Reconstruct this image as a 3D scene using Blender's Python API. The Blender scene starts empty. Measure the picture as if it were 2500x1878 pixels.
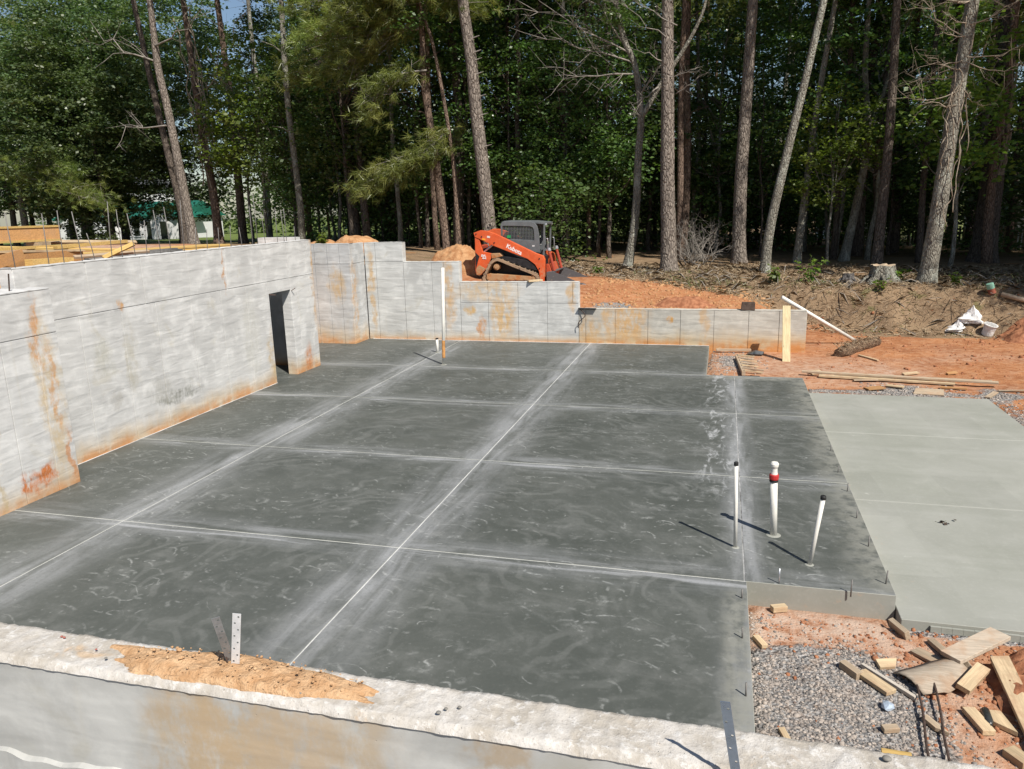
import bpy, math, random
import numpy as np
from mathutils import Vector, Matrix

R = math.radians
rng = np.random.default_rng(11)
random.seed(5)
scene = bpy.context.scene
col = scene.collection

# ------------------------------------------------------------------ camera
yaw, pit, rol = R(15.439), R(13.157), R(-1.499)
fw = Vector((-math.sin(yaw)*math.cos(pit), math.cos(yaw)*math.cos(pit), -math.sin(pit)))
r0 = Vector((math.cos(yaw), math.sin(yaw), 0)); u0 = r0.cross(fw)
rt = math.cos(rol)*r0 + math.sin(rol)*u0
up = -math.sin(rol)*r0 + math.cos(rol)*u0
cd = bpy.data.cameras.new('camera'); cam = bpy.data.objects.new('camera', cd); col.objects.link(cam)
cam.matrix_world = Matrix(((rt.x, up.x, -fw.x, 0), (rt.y, up.y, -fw.y, 0), (rt.z, up.z, -fw.z, 3.9), (0, 0, 0, 1)))
cd.sensor_fit = 'HORIZONTAL'; cd.sensor_width = 36; cd.lens = 1880/2500*36
cd.clip_start = .05; cd.clip_end = 2000
scene.camera = cam

# ------------------------------------------------------------------ light
sun_el, sun_az = R(50), math.atan2(.72, -.69)
sd = Vector((math.sin(sun_az)*math.cos(sun_el), math.cos(sun_az)*math.cos(sun_el), math.sin(sun_el)))
world = bpy.data.worlds.new('World'); scene.world = world; world.use_nodes = True
wn = world.node_tree
sky = wn.nodes.new('ShaderNodeTexSky'); sky.sky_type = 'NISHITA'; sky.sun_disc = False
sky.sun_elevation = sun_el; sky.sun_rotation = sun_az; sky.dust_density = .6; sky.ozone_density = 1.5
wn.links.new(sky.outputs[0], wn.nodes['Background'].inputs[0]); wn.nodes['Background'].inputs[1].default_value = .075
sl = bpy.data.lights.new('sun', 'SUN'); sl.energy = 5.0; sl.angle = R(.53); sl.color = (1, .945, .86)
so = bpy.data.objects.new('sun', sl); col.objects.link(so); so.rotation_euler = sd.to_track_quat('Z', 'Y').to_euler()
so.location = (10, -10, 30)
vs = scene.view_settings
vs.view_transform = 'Standard'; vs.look = 'None'; vs.gamma = 1; vs.exposure = .35; vs.use_curve_mapping = False
scene.render.engine = 'CYCLES'
scene.cycles.max_bounces = 4; scene.cycles.diffuse_bounces = 2; scene.cycles.glossy_bounces = 2
scene.cycles.transmission_bounces = 4; scene.cycles.transparent_max_bounces = 6
scene.cycles.caustics_reflective = False; scene.cycles.caustics_refractive = False

# ------------------------------------------------------------------ node helpers
class NT:
    def __init__(s, name, rough=.8, spec=.3):
        s.m = bpy.data.materials.new(name); s.m.use_nodes = True; s.t = s.m.node_tree
        s.b = s.t.nodes['Principled BSDF']; s.b.inputs['Roughness'].default_value = rough
        s.b.inputs['Specular IOR Level'].default_value = spec
        s.out = s.t.nodes['Material Output']
    def n(s, k, **kw):
        x = s.t.nodes.new('ShaderNode'+k)
        for a, v in kw.items(): setattr(x, a, v)
        return x
    def put(s, sock, v):
        if hasattr(v, 'is_output'): s.t.links.new(v, sock)
        elif v is not None:
            if sock.type == 'RGBA' and isinstance(v, (tuple, list)) and len(v) == 3: v = (*v, 1)
            sock.default_value = v
    def pos(s): return s.n('NewGeometry').outputs['Position']
    def obj(s): return s.n('TexCoord').outputs['Object']
    def rnd(s): return s.n('ObjectInfo').outputs['Random']
    def attr(s, name, out='Fac'): return s.n('Attribute', attribute_name=name).outputs[out]
    def mapv(s, v, scale=(1, 1, 1), loc=(0, 0, 0), rot=(0, 0, 0)):
        x = s.n('Mapping'); s.put(x.inputs['Vector'], v)
        x.inputs['Scale'].default_value = scale; x.inputs['Location'].default_value = loc; x.inputs['Rotation'].default_value = rot
        return x.outputs[0]
    def noise(s, v, scale=5, detail=4, rough=.55, dist=0, out=0):
        x = s.n('TexNoise'); s.put(x.inputs['Vector'], v); x.inputs['Scale'].default_value = scale
        x.inputs['Detail'].default_value = detail; x.inputs['Roughness'].default_value = rough; x.inputs['Distortion'].default_value = dist
        return x.outputs[out]
    def vor(s, v, scale=5, feature='F1', rand=1, out=0):
        x = s.n('TexVoronoi', feature=feature); s.put(x.inputs['Vector'], v); x.inputs['Scale'].default_value = scale
        x.inputs['Randomness'].default_value = rand
        return x.outputs[out]
    def math(s, op, a, b=None, c=None, clamp=False):
        x = s.n('Math', operation=op); x.use_clamp = clamp
        s.put(x.inputs[0], a); s.put(x.inputs[1], b)
        if c is not None: s.put(x.inputs[2], c)
        return x.outputs[0]
    def mul(s, *a):
        r = a[0]
        for b in a[1:]: r = s.math('MULTIPLY', r, b)
        return r
    def add(s, a, b): return s.math('ADD', a, b)
    def mx(s, a, b): return s.math('MAXIMUM', a, b)
    def rmp(s, v, lo, hi, a=0., b=1.):
        x = s.n('MapRange', interpolation_type='SMOOTHSTEP'); s.put(x.inputs[0], v)
        x.inputs[1].default_value = lo; x.inputs[2].default_value = hi; x.inputs[3].default_value = a; x.inputs[4].default_value = b
        return x.outputs[0]
    def mix(s, f, a, b, mode='MIX'):
        x = s.n('Mix', data_type='RGBA', blend_type=mode)
        s.put(x.inputs[0], f); s.put(x.inputs[6], a); s.put(x.inputs[7], b)
        return x.outputs[2]
    def xyz(s, v):
        x = s.n('SeparateXYZ'); s.put(x.inputs[0], v); return x.outputs
    def vadd(s, a, b):
        x = s.n('VectorMath', operation='ADD'); s.put(x.inputs[0], a); s.put(x.inputs[1], b); return x.outputs[0]
    def vscale(s, a, k):
        x = s.n('VectorMath', operation='SCALE'); s.put(x.inputs[0], a); x.inputs[3].default_value = k; return x.outputs[0]
    def blob(s, v, c, rad, soft=.35):
        """1 inside an ellipsoid at c with radii rad"""
        m = s.mapv(v, (1/rad[0], 1/rad[1], 1/rad[2]), (-c[0]/rad[0], -c[1]/rad[1], -c[2]/rad[2]))
        x = s.n('VectorMath', operation='LENGTH'); s.put(x.inputs[0], m)
        return s.rmp(x.outputs['Value'], 1-soft, 1+soft, 1, 0)
    def bump(s, h, dist=.02, strength=1., normal=None):
        x = s.n('Bump'); s.put(x.inputs['Height'], h); x.inputs['Distance'].default_value = dist; x.inputs['Strength'].default_value = strength
        if normal is not None: s.put(x.inputs['Normal'], normal)
        return x.outputs[0]
    def done(s, color, rough=None, normal=None, metal=None):
        s.put(s.b.inputs['Base Color'], color)
        if rough is not None: s.put(s.b.inputs['Roughness'], rough)
        if normal is not None: s.put(s.b.inputs['Normal'], normal)
        if metal is not None: s.put(s.b.inputs['Metallic'], metal)
        return s.m

def plain(name, c, rough=.6, metal=0, var=.15, scale=8, spec=.4, bump=0.0, bscale=40):
    k = NT(name, rough, spec); o = k.obj()
    f = k.noise(o, scale, 5); g = k.noise(o, scale*7, 3)
    dark = tuple(x*(1-var*1.6) for x in c); lite = tuple(min(1, x*(1+var)) for x in c)
    cc = k.mix(k.rmp(k.add(k.mul(f, .7), k.mul(g, .3)), .3, .7), dark, lite)
    nm = k.bump(k.noise(o, bscale, 4), bump) if bump else None
    return k.done(cc, k.rmp(f, .2, .8, max(.05, rough-.1), min(1, rough+.1)), nm, metal)

# ------------------------------------------------------------------ mesh helpers
class MB:
    def __init__(s): s.v = []; s.f = []
    def add(s, vs, fs):
        o = len(s.v); s.v += [tuple(v) for v in vs]; s.f += [tuple(i+o for i in f) for f in fs]; return s
    def box(s, c, d, rot=None):
        x, y, z = d[0]/2, d[1]/2, d[2]/2
        vs = [Vector(p) for p in ((-x,-y,-z),(x,-y,-z),(x,y,-z),(-x,y,-z),(-x,-y,z),(x,-y,z),(x,y,z),(-x,y,z))]
        if rot is not None: vs = [rot @ v for v in vs]
        return s.add([v+Vector(c) for v in vs], [(0,3,2,1),(4,5,6,7),(0,1,5,4),(1,2,6,5),(2,3,7,6),(3,0,4,7)])
    def span(s, a, b):
        return s.box([(p+q)/2 for p, q in zip(a, b)], [abs(q-p) for p, q in zip(a, b)])
    def beam(s, p, q, w, h, roll=0.):
        p, q = Vector(p), Vector(q); d = q-p; L = d.length
        m = d.to_track_quat('X', 'Z').to_matrix() @ Matrix.Rotation(roll, 3, 'X')
        return s.box((p+q)/2, (L, w, h), m)
    def tube(s, pts, rad, n=8, cap=True, wob=0.):
        pts = [Vector(p) for p in pts]
        if not hasattr(rad, '__len__'): rad = [rad]*len(pts)
        o = len(s.v); last = None
        for i, p in enumerate(pts):
            d = (pts[min(i+1, len(pts)-1)] - pts[max(i-1, 0)]).normalized()
            ref = Vector((0, 0, 1)) if abs(d.z) < .9 else Vector((1, 0, 0))
            a = d.cross(ref).normalized()
            if last is not None:
                a = (last - d*last.dot(d)).normalized()
            last = a; b = d.cross(a)
            for k in range(n):
                t = 2*math.pi*k/n; rr = rad[i]*(1+(random.uniform(-wob, wob) if wob else 0))
                s.v.append(tuple(p + (a*math.cos(t)+b*math.sin(t))*rr))
        for i in range(len(pts)-1):
            for k in range(n):
                s.f.append((o+i*n+k, o+i*n+(k+1) % n, o+(i+1)*n+(k+1) % n, o+(i+1)*n+k))
        if cap:
            s.f.append(tuple(o+k for k in range(n))[::-1]); s.f.append(tuple(o+(len(pts)-1)*n+k for k in range(n)))
        return s
    def lathe(s, prof, n=16, at=(0, 0, 0)):
        return s.tube([(at[0], at[1], at[2]+z) for r, z in prof], [max(r, 1e-4) for r, z in prof], n)
    def prism(s, poly, y0, y1, ax='xz'):
        """polygon in xz extruded along y"""
        n = len(poly)
        vs = [(p[0], y0, p[1]) for p in poly] + [(p[0], y1, p[1]) for p in poly]
        fs = [tuple(range(n)), tuple(range(2*n-1, n-1, -1))] + [(i, i+n, (i+1) % n+n, (i+1) % n) for i in range(n)]
        return s.add(vs, fs)
    def build(s, name, mat, parent=None, world=False, smooth=False, bevel=0):
        off = Vector(parent_world(parent)) if (parent is not None and world) else Vector((0, 0, 0))
        me = bpy.data.meshes.new(name)
        me.from_pydata([(v[0]-off.x, v[1]-off.y, v[2]-off.z) for v in s.v], [], s.f)
        return link(name, me, mat, parent, smooth, bevel)

def parent_world(o):
    v = Vector((0, 0, 0))
    while o is not None: v += o.location; o = o.parent
    return v
def link(name, me, mat, parent=None, smooth=False, bevel=0):
    if mat is not None and not me.materials: me.materials.append(mat)
    if smooth: me.polygons.foreach_set('use_smooth', [True]*len(me.polygons))
    o = bpy.data.objects.new(name, me); col.objects.link(o); o.parent = parent
    if bevel:
        b = o.modifiers.new('bevel', 'BEVEL'); b.width = bevel; b.segments = 2; b.limit_method = 'ANGLE'
    return o
def tag(o, label, cat, group=None):
    o['label'] = label; o['category'] = cat
    if group: o['group'] = group
    return o
def thing(name, loc, label, cat, group=None, rz=0.):
    o = bpy.data.objects.new(name, None); col.objects.link(o); o.location = loc; o.rotation_euler.z = rz
    o.empty_display_size = .1
    return tag(o, label, cat, group)
def npmesh(name, V, F, attrs=None):
    """V (n,3), F (m,k) arrays"""
    me = bpy.data.meshes.new(name); m, k = F.shape
    me.vertices.add(len(V)); me.vertices.foreach_set('co', V.astype(np.float32).ravel())
    me.loops.add(m*k); me.loops.foreach_set('vertex_index', F.astype(np.int32).ravel())
    me.polygons.add(m); me.polygons.foreach_set('loop_start', np.arange(0, m*k, k, dtype=np.int32))
    me.update(calc_edges=True)
    for an, av in (attrs or {}).items():
        a = me.attributes.new(an, 'FLOAT', 'FACE' if len(av) == m else 'POINT'); a.data.foreach_set('value', av.astype(np.float32))
    return me

# ------------------------------------------------------------------ terrain height
CP = np.array([(-4,21.7,.78),(-2,21.7,.78),(0,21.7,.72),(1.2,21.7,.62),(2.5,21.8,.0),(3.5,21.5,-.12),(6,21.5,-.12),(10,20,-.1),(5,24.4,-.12),(9,23.2,-.1),(12,22.3,0),(2.8,23.6,.0),(3,25.8,.35),
 (1,24,.85),(5.3,26.3,.95),(3.5,27,1.05),(8,24.9,.75),(12,25,.9),(0,25.5,1.1),(-2,23.5,1.0),(-4,24,1.3),(-4,27,1.4),(-7,24.5,1.38),(-6,26,1.4),(-8,22,1.6),(-9.5,22.2,1.95),(-12.5,21.5,2.55),(-14,25,2.5),(-14,16,2.85),(-14,9,2.8),(-14,0,2.7),
 (-30,10,2.6),(-30,30,2.3),(-27,38,2.15),(-18,34,2.2),(-11,31,1.9),(-28,46,1.7),(-45,46,1.7),(-20,80,1.0),(-70,80,1.0),(-2,30,1.36),(6,29,1.25),(12,29,1.2),(22,30,1.1),(0,45,1.3),(22,60,.1),(0,90,.6),(-70,20,2),(60,20,.4),(60,80,.2),(0,150,0),(-90,150,0),(90,150,0)], float)
def tpsk(d2): return np.where(d2 > 1e-9, d2*np.log(d2+1e-12), 0)
_d = ((CP[:, None, :2]-CP[None, :, :2])**2).sum(2)
_n = len(CP); _A = np.zeros((_n+3, _n+3)); _A[:_n, :_n] = tpsk(_d)+np.eye(_n)*.5; _A[:_n, _n] = 1; _A[:_n, _n+1:] = CP[:, :2]; _A[_n:, :_n] = _A[:_n, _n:].T
_w = np.linalg.solve(_A, np.concatenate([CP[:, 2], np.zeros(3)]))
def vnoise(x, y, seed=0):
    x = np.asarray(x, float); y = np.asarray(y, float)
    xi = np.floor(x).astype(np.int64); yi = np.floor(y).astype(np.int64); fx = x-xi; fy = y-yi
    fx = fx*fx*(3-2*fx); fy = fy*fy*(3-2*fy)
    def h(a, b):
        n = (a*374761393+b*668265263+seed*982451653) & 0x7fffffff
        n = ((n ^ (n >> 13))*1274126177) & 0x7fffffff
        return ((n ^ (n >> 16)) & 0xffff)/65535.
    return (h(xi, yi)*(1-fx)+h(xi+1, yi)*fx)*(1-fy)+(h(xi, yi+1)*(1-fx)+h(xi+1, yi+1)*fx)*fy
def fbm(x, y, o=4, seed=0):
    s = 0; a = .5
    for i in range(o): s = s+a*(vnoise(np.asarray(x)*2**i, np.asarray(y)*2**i, seed+i)-.5); a *= .55
    return s
def smooth(a, b, x):
    t = np.clip((x-a)/(b-a), 0, 1); return t*t*(3-2*t)
def height(x, y):
    x = np.atleast_1d(np.asarray(x, float)); y = np.atleast_1d(np.asarray(y, float))
    P = np.stack([x, y], 1); z = np.empty(len(P))
    for i in range(0, len(P), 20000):
        q = P[i:i+20000]; d = ((q[:, None]-CP[None, :, :2])**2).sum(2)
        z[i:i+20000] = tpsk(d) @ _w[:_n] + _w[_n] + q @ _w[_n+1:]
    z = np.clip(z, -.2, 3.0)
    far = smooth(110, 160, np.hypot(x, y)); z = z*(1-far)+.5*far
    emb = np.exp(-((y-(26.3-.18*(x-5)))/1.6)**2)*smooth(0, 3, x)
    z = z + .07*fbm(x*.9, y*.9, 4, 3) + emb*.5*fbm(x*1.6, y*1.6, 3, 9)
    rough = smooth(1.9, 2.6, x)*(1-smooth(24, 25, y))
    z = z + rough*.06*fbm(x*3.1, y*3.1, 3, 17)
    br = 25.1-.16*(x-5)+.5*fbm(x*.8, y*.3, 3, 44)
    bz = -.11+(1.12+.15*smooth(27, 31, y)+.11)*smooth(-.35, .95, y-br)+.26*fbm(x*2.2, y*2.2, 4, 71)*smooth(-.8, .2, y-br)
    bw = smooth(1.3, 2.1, x)*(1-smooth(30, 36, y))*(1-smooth(14, 20, x))
    z = z*(1-bw)+bz*bw
    # excavated pit and the low gravel ground on the right
    pit_ = ((x > -10.04) & (y < 21.52) & (x < 2.0)) | ((x >= 2.0) & (y < 21.45)) | ((x > -11.9) & (x <= -10.04) & (y < 20.58) & (y > 17.3)) | ((x > -10.52) & (x < 0) & (y > 20.4) & (y < 21.52))
    t = smooth(15, 19.5, y)
    zp = -.2*(1-t) - .13*t + .025*fbm(x*4, y*4, 4, 5)
    inside = (x < 1.79) & (y < 17.5) & ((x < .355) | (y > 7.65)) | ((x < -.28) & (y < 21.5)) | ((x > 1.7) & (x < 5.2) & (y > 7.5) & (y < 16.85))
    zp = np.where(inside, -.3, zp)
    zp = np.where((x > 5.2), zp+.05*smooth(5.2, 6.5, x), zp)
    z = np.where(pit_, zp, z)
    z = np.where((y < 2.55), 1.05+.05*fbm(x*2, y*2, 3, 8), z)
    z = np.where((x < -10.04) & (y <= 2.55), 2.7, z)
    return z
def H(x, y): return float(height(x, y)[0])

# ------------------------------------------------------------------ concrete materials
LX = (-7.46, -3.565, .334)          # saw cuts running away from the camera
LY = (7.73, 10.97, 14.44, 17.71)    # saw cuts running across
def concrete_floor(name, dark):
    k = NT(name, .62, .35); p = k.pos(); x, y, z = k.xyz(p)
    wob = k.noise(p, .9, 3)
    big = k.noise(p, .55, 5, .6); mid = k.noise(p, 2.6, 6, .65, .4); fine = k.noise(p, 24, 4, .6)
    if dark:
        c = k.mix(k.rmp(big, .3, .7), (.066, .073, .066), (.094, .101, .092))
        c = k.mix(k.mul(k.rmp(mid, .45, .72), .7), c, (.128, .134, .126))
        c = k.mix(k.mul(k.rmp(k.noise(k.mapv(p, (.5, 2.2, 1)), 1.2, 5, .6, .8), .56, .75), .38), c, (.16, .163, .155))
        dust = 0.
        for i, a in enumerate(LX):
            d = k.math('ABSOLUTE', k.math('SUBTRACT', x, a))
            st = k.noise(k.mapv(p, (3.2, .42, 1), (i*3, i, 0)), 1.3, 6, .62, .6)
            wide = k.mul(k.math('POWER', k.rmp(d, .0, .95 if i < 2 else .4, 1, 0), 1.5), k.rmp(st, .22, .74), .62)
            core = k.mul(k.rmp(d, .0, .13, 1, 0), k.rmp(st, .28, .6), .55)
            dust = k.mx(dust, k.mx(wide, core))
        for i, b in enumerate(LY):
            d = k.math('ABSOLUTE', k.math('SUBTRACT', y, b))
            st = k.noise(k.mapv(p, (.5, 5, 1), (i, 2*i, 0)), 1.3, 6, .62, .6)
            wide = k.mul(k.math('POWER', k.rmp(d, .0, .6, 1, 0), 1.5), k.rmp(st, .3, .75), .5)
            core = k.mul(k.rmp(k.math('ABSOLUTE', k.math('SUBTRACT', y, b-.11)), .0, .10, 1, 0), k.rmp(st, .40, .66), .7)
            dust = k.mx(dust, k.mx(wide, core))
        dust = k.mul(dust, k.rmp(k.noise(p, .8, 3), .3, .55, .45, 1))
        c = k.mix(dust, c, (.43, .44, .46))
        # scuffs: short curved strokes, footprints and dribbles of pale slurry
        scf = 0.
        warp = k.vadd(p, k.vscale(k.vadd(k.noise(p, 2.2, 3, out=1), (-.5, -.5, -.5)), .16))
        brk = k.rmp(k.noise(p, 17, 4, .7), .36, .6); zone = k.rmp(k.noise(p, .75, 3, .5), .36, .62, .08, 1)
        def dash(cell, L, w, bias, spread, keep, amp, curve, off):
            v = k.mapv(warp, (1/cell, 1/cell, 0), (off, off*1.7, 0))
            vn = k.n('TexVoronoi', voronoi_dimensions='2D', feature='F1'); k.put(vn.inputs['Vector'], v); vn.inputs['Scale'].default_value = 1
            sb = k.n('VectorMath', operation='SUBTRACT'); k.put(sb.inputs[0], v); k.put(sb.inputs[1], vn.outputs['Position'])
            cr, cg, cb = k.xyz(vn.outputs['Color'])
            ro = k.n('VectorRotate', rotation_type='Z_AXIS'); k.put(ro.inputs['Vector'], sb.outputs[0]); k.put(ro.inputs['Angle'], k.math('MULTIPLY_ADD', cr, spread, bias-spread/2))
            ox, oy, _ = k.xyz(ro.outputs[0]); bend = k.mul(k.math('SUBTRACT', cb, .5), curve/L*cell)
            oy = k.add(oy, k.mul(k.mul(ox, ox), bend)); l_ = k.math('MULTIPLY_ADD', cb, .7*L/cell, .4*L/cell)
            ax = k.math('DIVIDE', k.math('ABSOLUTE', ox), l_); ay = k.math('ABSOLUTE', oy)
            return k.mul(k.rmp(ax, .45, 1., 1, 0), k.rmp(ay, .2*w/cell, w/cell, 1, 0), k.rmp(cg, keep, keep+.25), amp)
        for a in ((.34, .15, .020, .3, 1.1, .40, .7, 1.6, 0), (.24, .06, .022, .3, 3., .5, .6, 2, 3.3), (.8, .34, .010, .35, .9, .40, .6, 1.2, 7.1), (.55, .16, .060, .6, 2.6, .40, .40, 2, 11.7), (.46, .10, .012, 1.2, 3.1, .74, .7, 5, 17.3), (.13, .022, .012, 0, 3, .66, .8, 0, 5.9), (1.3, .5, .05, .2, .8, .3, .22, 1, 23.3), (.28, .10, .03, .25, 1.3, .5, .45, 1, 29.1)):
            scf = k.mx(scf, k.mul(dash(*a), zone))
        # thin ring-like scrapes
        ring = k.vor(k.mapv(k.vadd(p, k.vscale(k.noise(p, 3, 2, out=1), .25)), (1.2, 1.9, 1)), 2.0)
        rg = k.mul(k.rmp(k.math('ABSOLUTE', k.math('SUBTRACT', ring, .24)), .0, .035, 1, 0), k.rmp(k.noise(p, 2.3, 4, .6), .56, .66), .8)
        scf = k.mx(scf, rg)
        scf = k.mul(scf, brk)
        c = k.mix(k.mul(scf, .72), c, (.44, .45, .44))
        sm = k.mul(k.rmp(k.noise(k.mapv(p, (1, 1.5, 1), (0, 0, 0), (0, 0, .4)), 3.1, 7, .78, 1.2), .58, .72), k.rmp(k.noise(p, .6, 3), .42, .6), .5)
        c = k.mix(sm, c, (.30, .31, .30))
        spk = k.rmp(k.vor(p, 20), .0, .10, 1, 0)
        c = k.mix(k.mul(spk, k.rmp(k.noise(p, 1.9, 3), .56, .66), .6), c, (.45, .45, .44))
        tw = k.n('TexWave', wave_type='RINGS', rings_direction='Z'); k.put(tw.inputs['Vector'], k.vadd(k.mapv(p, (.55, .55, 0), (1.3, -4.4, 0)), k.vscale(k.noise(p, .5, 3, out=1), 1.6))); tw.inputs['Scale'].default_value = 2.2; tw.inputs['Distortion'].default_value = 2.5; tw.inputs['Detail'].default_value = 4
        c = k.mix(k.mul(k.rmp(tw.outputs['Fac'], .55, .95), k.rmp(k.noise(p, .9, 3), .42, .62), .16), c, (.26, .265, .255))
        c = k.mix(k.mul(k.rmp(fine, .52, .30), .25), c, (.06, .066, .06))
        # paler, drier strip along the edges on the right
        edge = k.mx(k.mul(k.rmp(x, 1.25, 1.75), k.rmp(y, 7.6, 8)), k.mul(k.rmp(k.math('ABSOLUTE', k.math('SUBTRACT', x, .30)), .08, .26, 1, 0), k.rmp(y, 7.7, 7.2)))
        edge = k.mx(edge, k.mul(k.rmp(y, 17.2, 17.5), k.rmp(x, -.4, -.2)))
        c = k.mix(k.mul(edge, k.rmp(k.noise(p, 5, 5, .65), .3, .6), .75), c, (.245, .245, .215))
        ws = k.mul(k.rmp(k.math('ABSOLUTE', k.math('SUBTRACT', x, .02)), .1, .42, 1, 0), k.rmp(k.noise(k.mapv(p, (3, 1.1, 1)), 2.2, 6, .7, .6), .5, .68), k.rmp(y, 9.5, 11.5))
        c = k.mix(k.mul(ws, .75), c, (.46, .47, .48))
        c = k.mix(k.mul(k.rmp(fine, .55, .75), .18), c, (.22, .22, .21))
        rgh = k.rmp(mid, .3, .7, .5, .72)
    else:
        c = k.mix(k.rmp(big, .3, .72), (.275, .282, .245), (.335, .338, .305))
        c = k.mix(k.mul(k.rmp(mid, .5, .8), .5), c, (.37, .37, .335))
        band = k.noise(k.mapv(p, (.25, 2.4, 1), (0, 0, 0), (0, 0, .05)), 1, 4, .6)
        c = k.mix(k.mul(k.rmp(band, .5, .7), .25), c, (.40, .402, .37))
        sw = k.n('TexBrick'); k.put(sw.inputs['Vector'], k.mapv(p, (1, 1, 1), (0, .3, 0), (0, 0, 1.5)))
        sw.inputs['Scale'].default_value = .3; sw.inputs['Mortar Size'].default_value = 0; sw.inputs['Color1'].default_value = (.7, .7, .7, 1); sw.inputs['Color2'].default_value = (1, 1, 1, 1)
        c = k.mix(.28, c, k.mix(1, c, sw.outputs[0], 'MULTIPLY'))
        dd = k.mx(k.rmp(k.math('ABSOLUTE', k.math('SUBTRACT', y, 10.7)), .0, .05, 1, 0), k.rmp(k.math('ABSOLUTE', k.math('SUBTRACT', y, 13.95)), .0, .05, 1, 0))
        c = k.mix(k.mul(dd, .25), c, (.42, .42, .38))
        sc = k.rmp(k.noise(k.mapv(p, (3, 9, 1), (0, 0, 0), (0, 0, .6)), 1.2, 3, .5, .6), .69, .76)
        sc = k.mul(sc, k.rmp(x, 3.4, 1.8), .6)
        c = k.mix(sc, c, (.5, .5, .46))
        c = k.mix(k.mul(k.rmp(fine, .5, .75), .2), c, (.42, .42, .39))
        c = k.mix(k.mul(k.rmp(k.noise(p, 1.7, 6, .7, .5), .54, .68), .35), c, (.24, .245, .215))
        c = k.mix(k.mul(k.rmp(k.noise(p, 6, 6, .75), .6, .72), k.rmp(k.math('ABSOLUTE', k.math('SUBTRACT', x, 3.5)), 1.2, 1.7), .5), c, (.38, .28, .2))
        rgh = k.rmp(mid, .3, .7, .6, .8)
    h = k.add(k.mul(mid, .4), k.mul(fine, .25))
    return k.done(c, rgh, k.bump(h, .006, .6))

def wall_mat(name, base=(.60, .595, .58), rust=.33, rustamt=1., wave=.034, stains=(), top=None, cool=1.):
    k = NT(name, .78, .25); p = k.pos(); x, y, z = k.xyz(p)
    big = k.noise(p, .8, 4); mid = k.noise(p, 3.2, 6, .62, .3); fine = k.noise(p, 30, 4)
    dk = tuple(v*.80 for v in base); lt = tuple(min(.78, v*1.16) for v in base)
    c = k.mix(k.rmp(big, .3, .7), dk, base)
    c = k.mix(k.mul(k.rmp(mid, .45, .68), .6), c, lt)
    c = k.mix(k.mul(k.rmp(k.noise(p, 9, 6, .7), .52, .68), .18), c, dk)
    c = k.mix(k.mul(k.rmp(k.noise(p, 1.4, 5, .6, .5), .60, .72), .5), c, (base[0]*.80, base[1]*.76, base[2]*.66))
    # faint vertical runs
    run = k.noise(k.mapv(p, (6, 6, .35)), 1.4, 5, .6)
    c = k.mix(k.mul(k.rmp(run, .60, .78), .22), c, (.47, .43, .34))
    # clay stain rising from the floor
    hgt = k.add(k.mul(k.noise(p, 1.1, 4, .6), rust*1.5), k.mul(k.noise(k.mapv(p, (5, 5, .6)), 2, 4), rust*.5))
    rs = k.rmp(k.math('SUBTRACT', z, hgt), -rust*.9, rust*.35, 1, 0)
    c = k.mix(k.mul(rs, .6*rustamt), c, (.54, .39, .21))
    rs2 = k.rmp(k.math('SUBTRACT', z, k.mul(hgt, .55)), -rust*.6, rust*.1, 1, 0)
    c = k.mix(k.mul(rs2, .75*rustamt, k.rmp(k.noise(p, 2.5, 4), .33, .55)), c, (.52, .225, .07))
    wp = k.vadd(p, k.vscale(k.vadd(k.noise(p, 2.6, 5, .65, out=1), (-.5, -.5, -.5)), .55))
    for (cc, rad, colr, amt) in stains:
        m = k.mul(k.blob(wp, cc, rad, .45), amt, k.rmp(k.noise(k.mapv(p, (3, 3, 1.6)), 2.4, 5, .7), .30, .62))
        c = k.mix(m, c, colr)
    pits = k.mx(k.mul(k.rmp(k.vor(p, 7), .0, .055, 1, 0), k.rmp(k.noise(p, 1.7, 2), .5, .6)), k.mul(k.rmp(k.vor(p, 19), .0, .09, 1, 0), k.rmp(k.noise(p, 1.1, 2), .52, .6), .6))
    c = k.mix(k.mul(pits, .7), c, (.2, .19, .17))
    c = k.mix(k.mul(k.rmp(fine, .5, .75), .12), c, lt)
    # form-board ripples, long and horizontal
    wv = k.noise(k.mapv(p, (1.2, 1.2, 5.5)), 1.4, 2, .4, .3)
    h = k.add(k.mul(wv, 1.), k.add(k.mul(mid, .16), k.add(k.mul(fine, .035), k.mul(pits, -.25))))
    return k.done(c, k.rmp(mid, .3, .7, .65, .85), k.bump(h, wave, .55))

M_floor_dark = concrete_floor('dark_concrete', True)
M_floor_light = concrete_floor('light_concrete', False)
M_wall = wall_mat('wall_concrete', rust=.36, rustamt=1.1, stains=[
    ((-9.9, 15.3, .62), (.3, .14, .55), (.50, .36, .18), .8), ((-9.9, 17.45, 2.2), (.3, .10, 1.2), (.50, .31, .14), .85),
    ((-9.9, 13.86, 2.75), (.3, .035, .42), (.50, .25, .10), 1.), ((-9.9, 12.0, .55), (.3, .62, .10), (.17, .17, .14), .75),
    ((-9.9, 11.6, .72), (.3, .3, .22), (.36, .35, .31), .5), ((-9.9, 10.4, 1.6), (.3, .2, .35), (.40, .39, .33), .6), ((-9.9, 11.0, 1.45), (.3, .13, .6), (.43, .40, .32), .6),
    ((-9.9, 10.5, .82), (.3, .16, .12), (.37, .35, .31), .6), ((-9.9, 14.6, 1.2), (.3, .3, 1.0), (.46, .45, .40), .5), ((-9.9, 16.9, .28), (.3, .2, .3), (.50, .20, .07), .9),
    ((-9.9, 10.9, 2.35), (.3, .05, .07), (.55, .30, .12), .9)])
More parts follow.
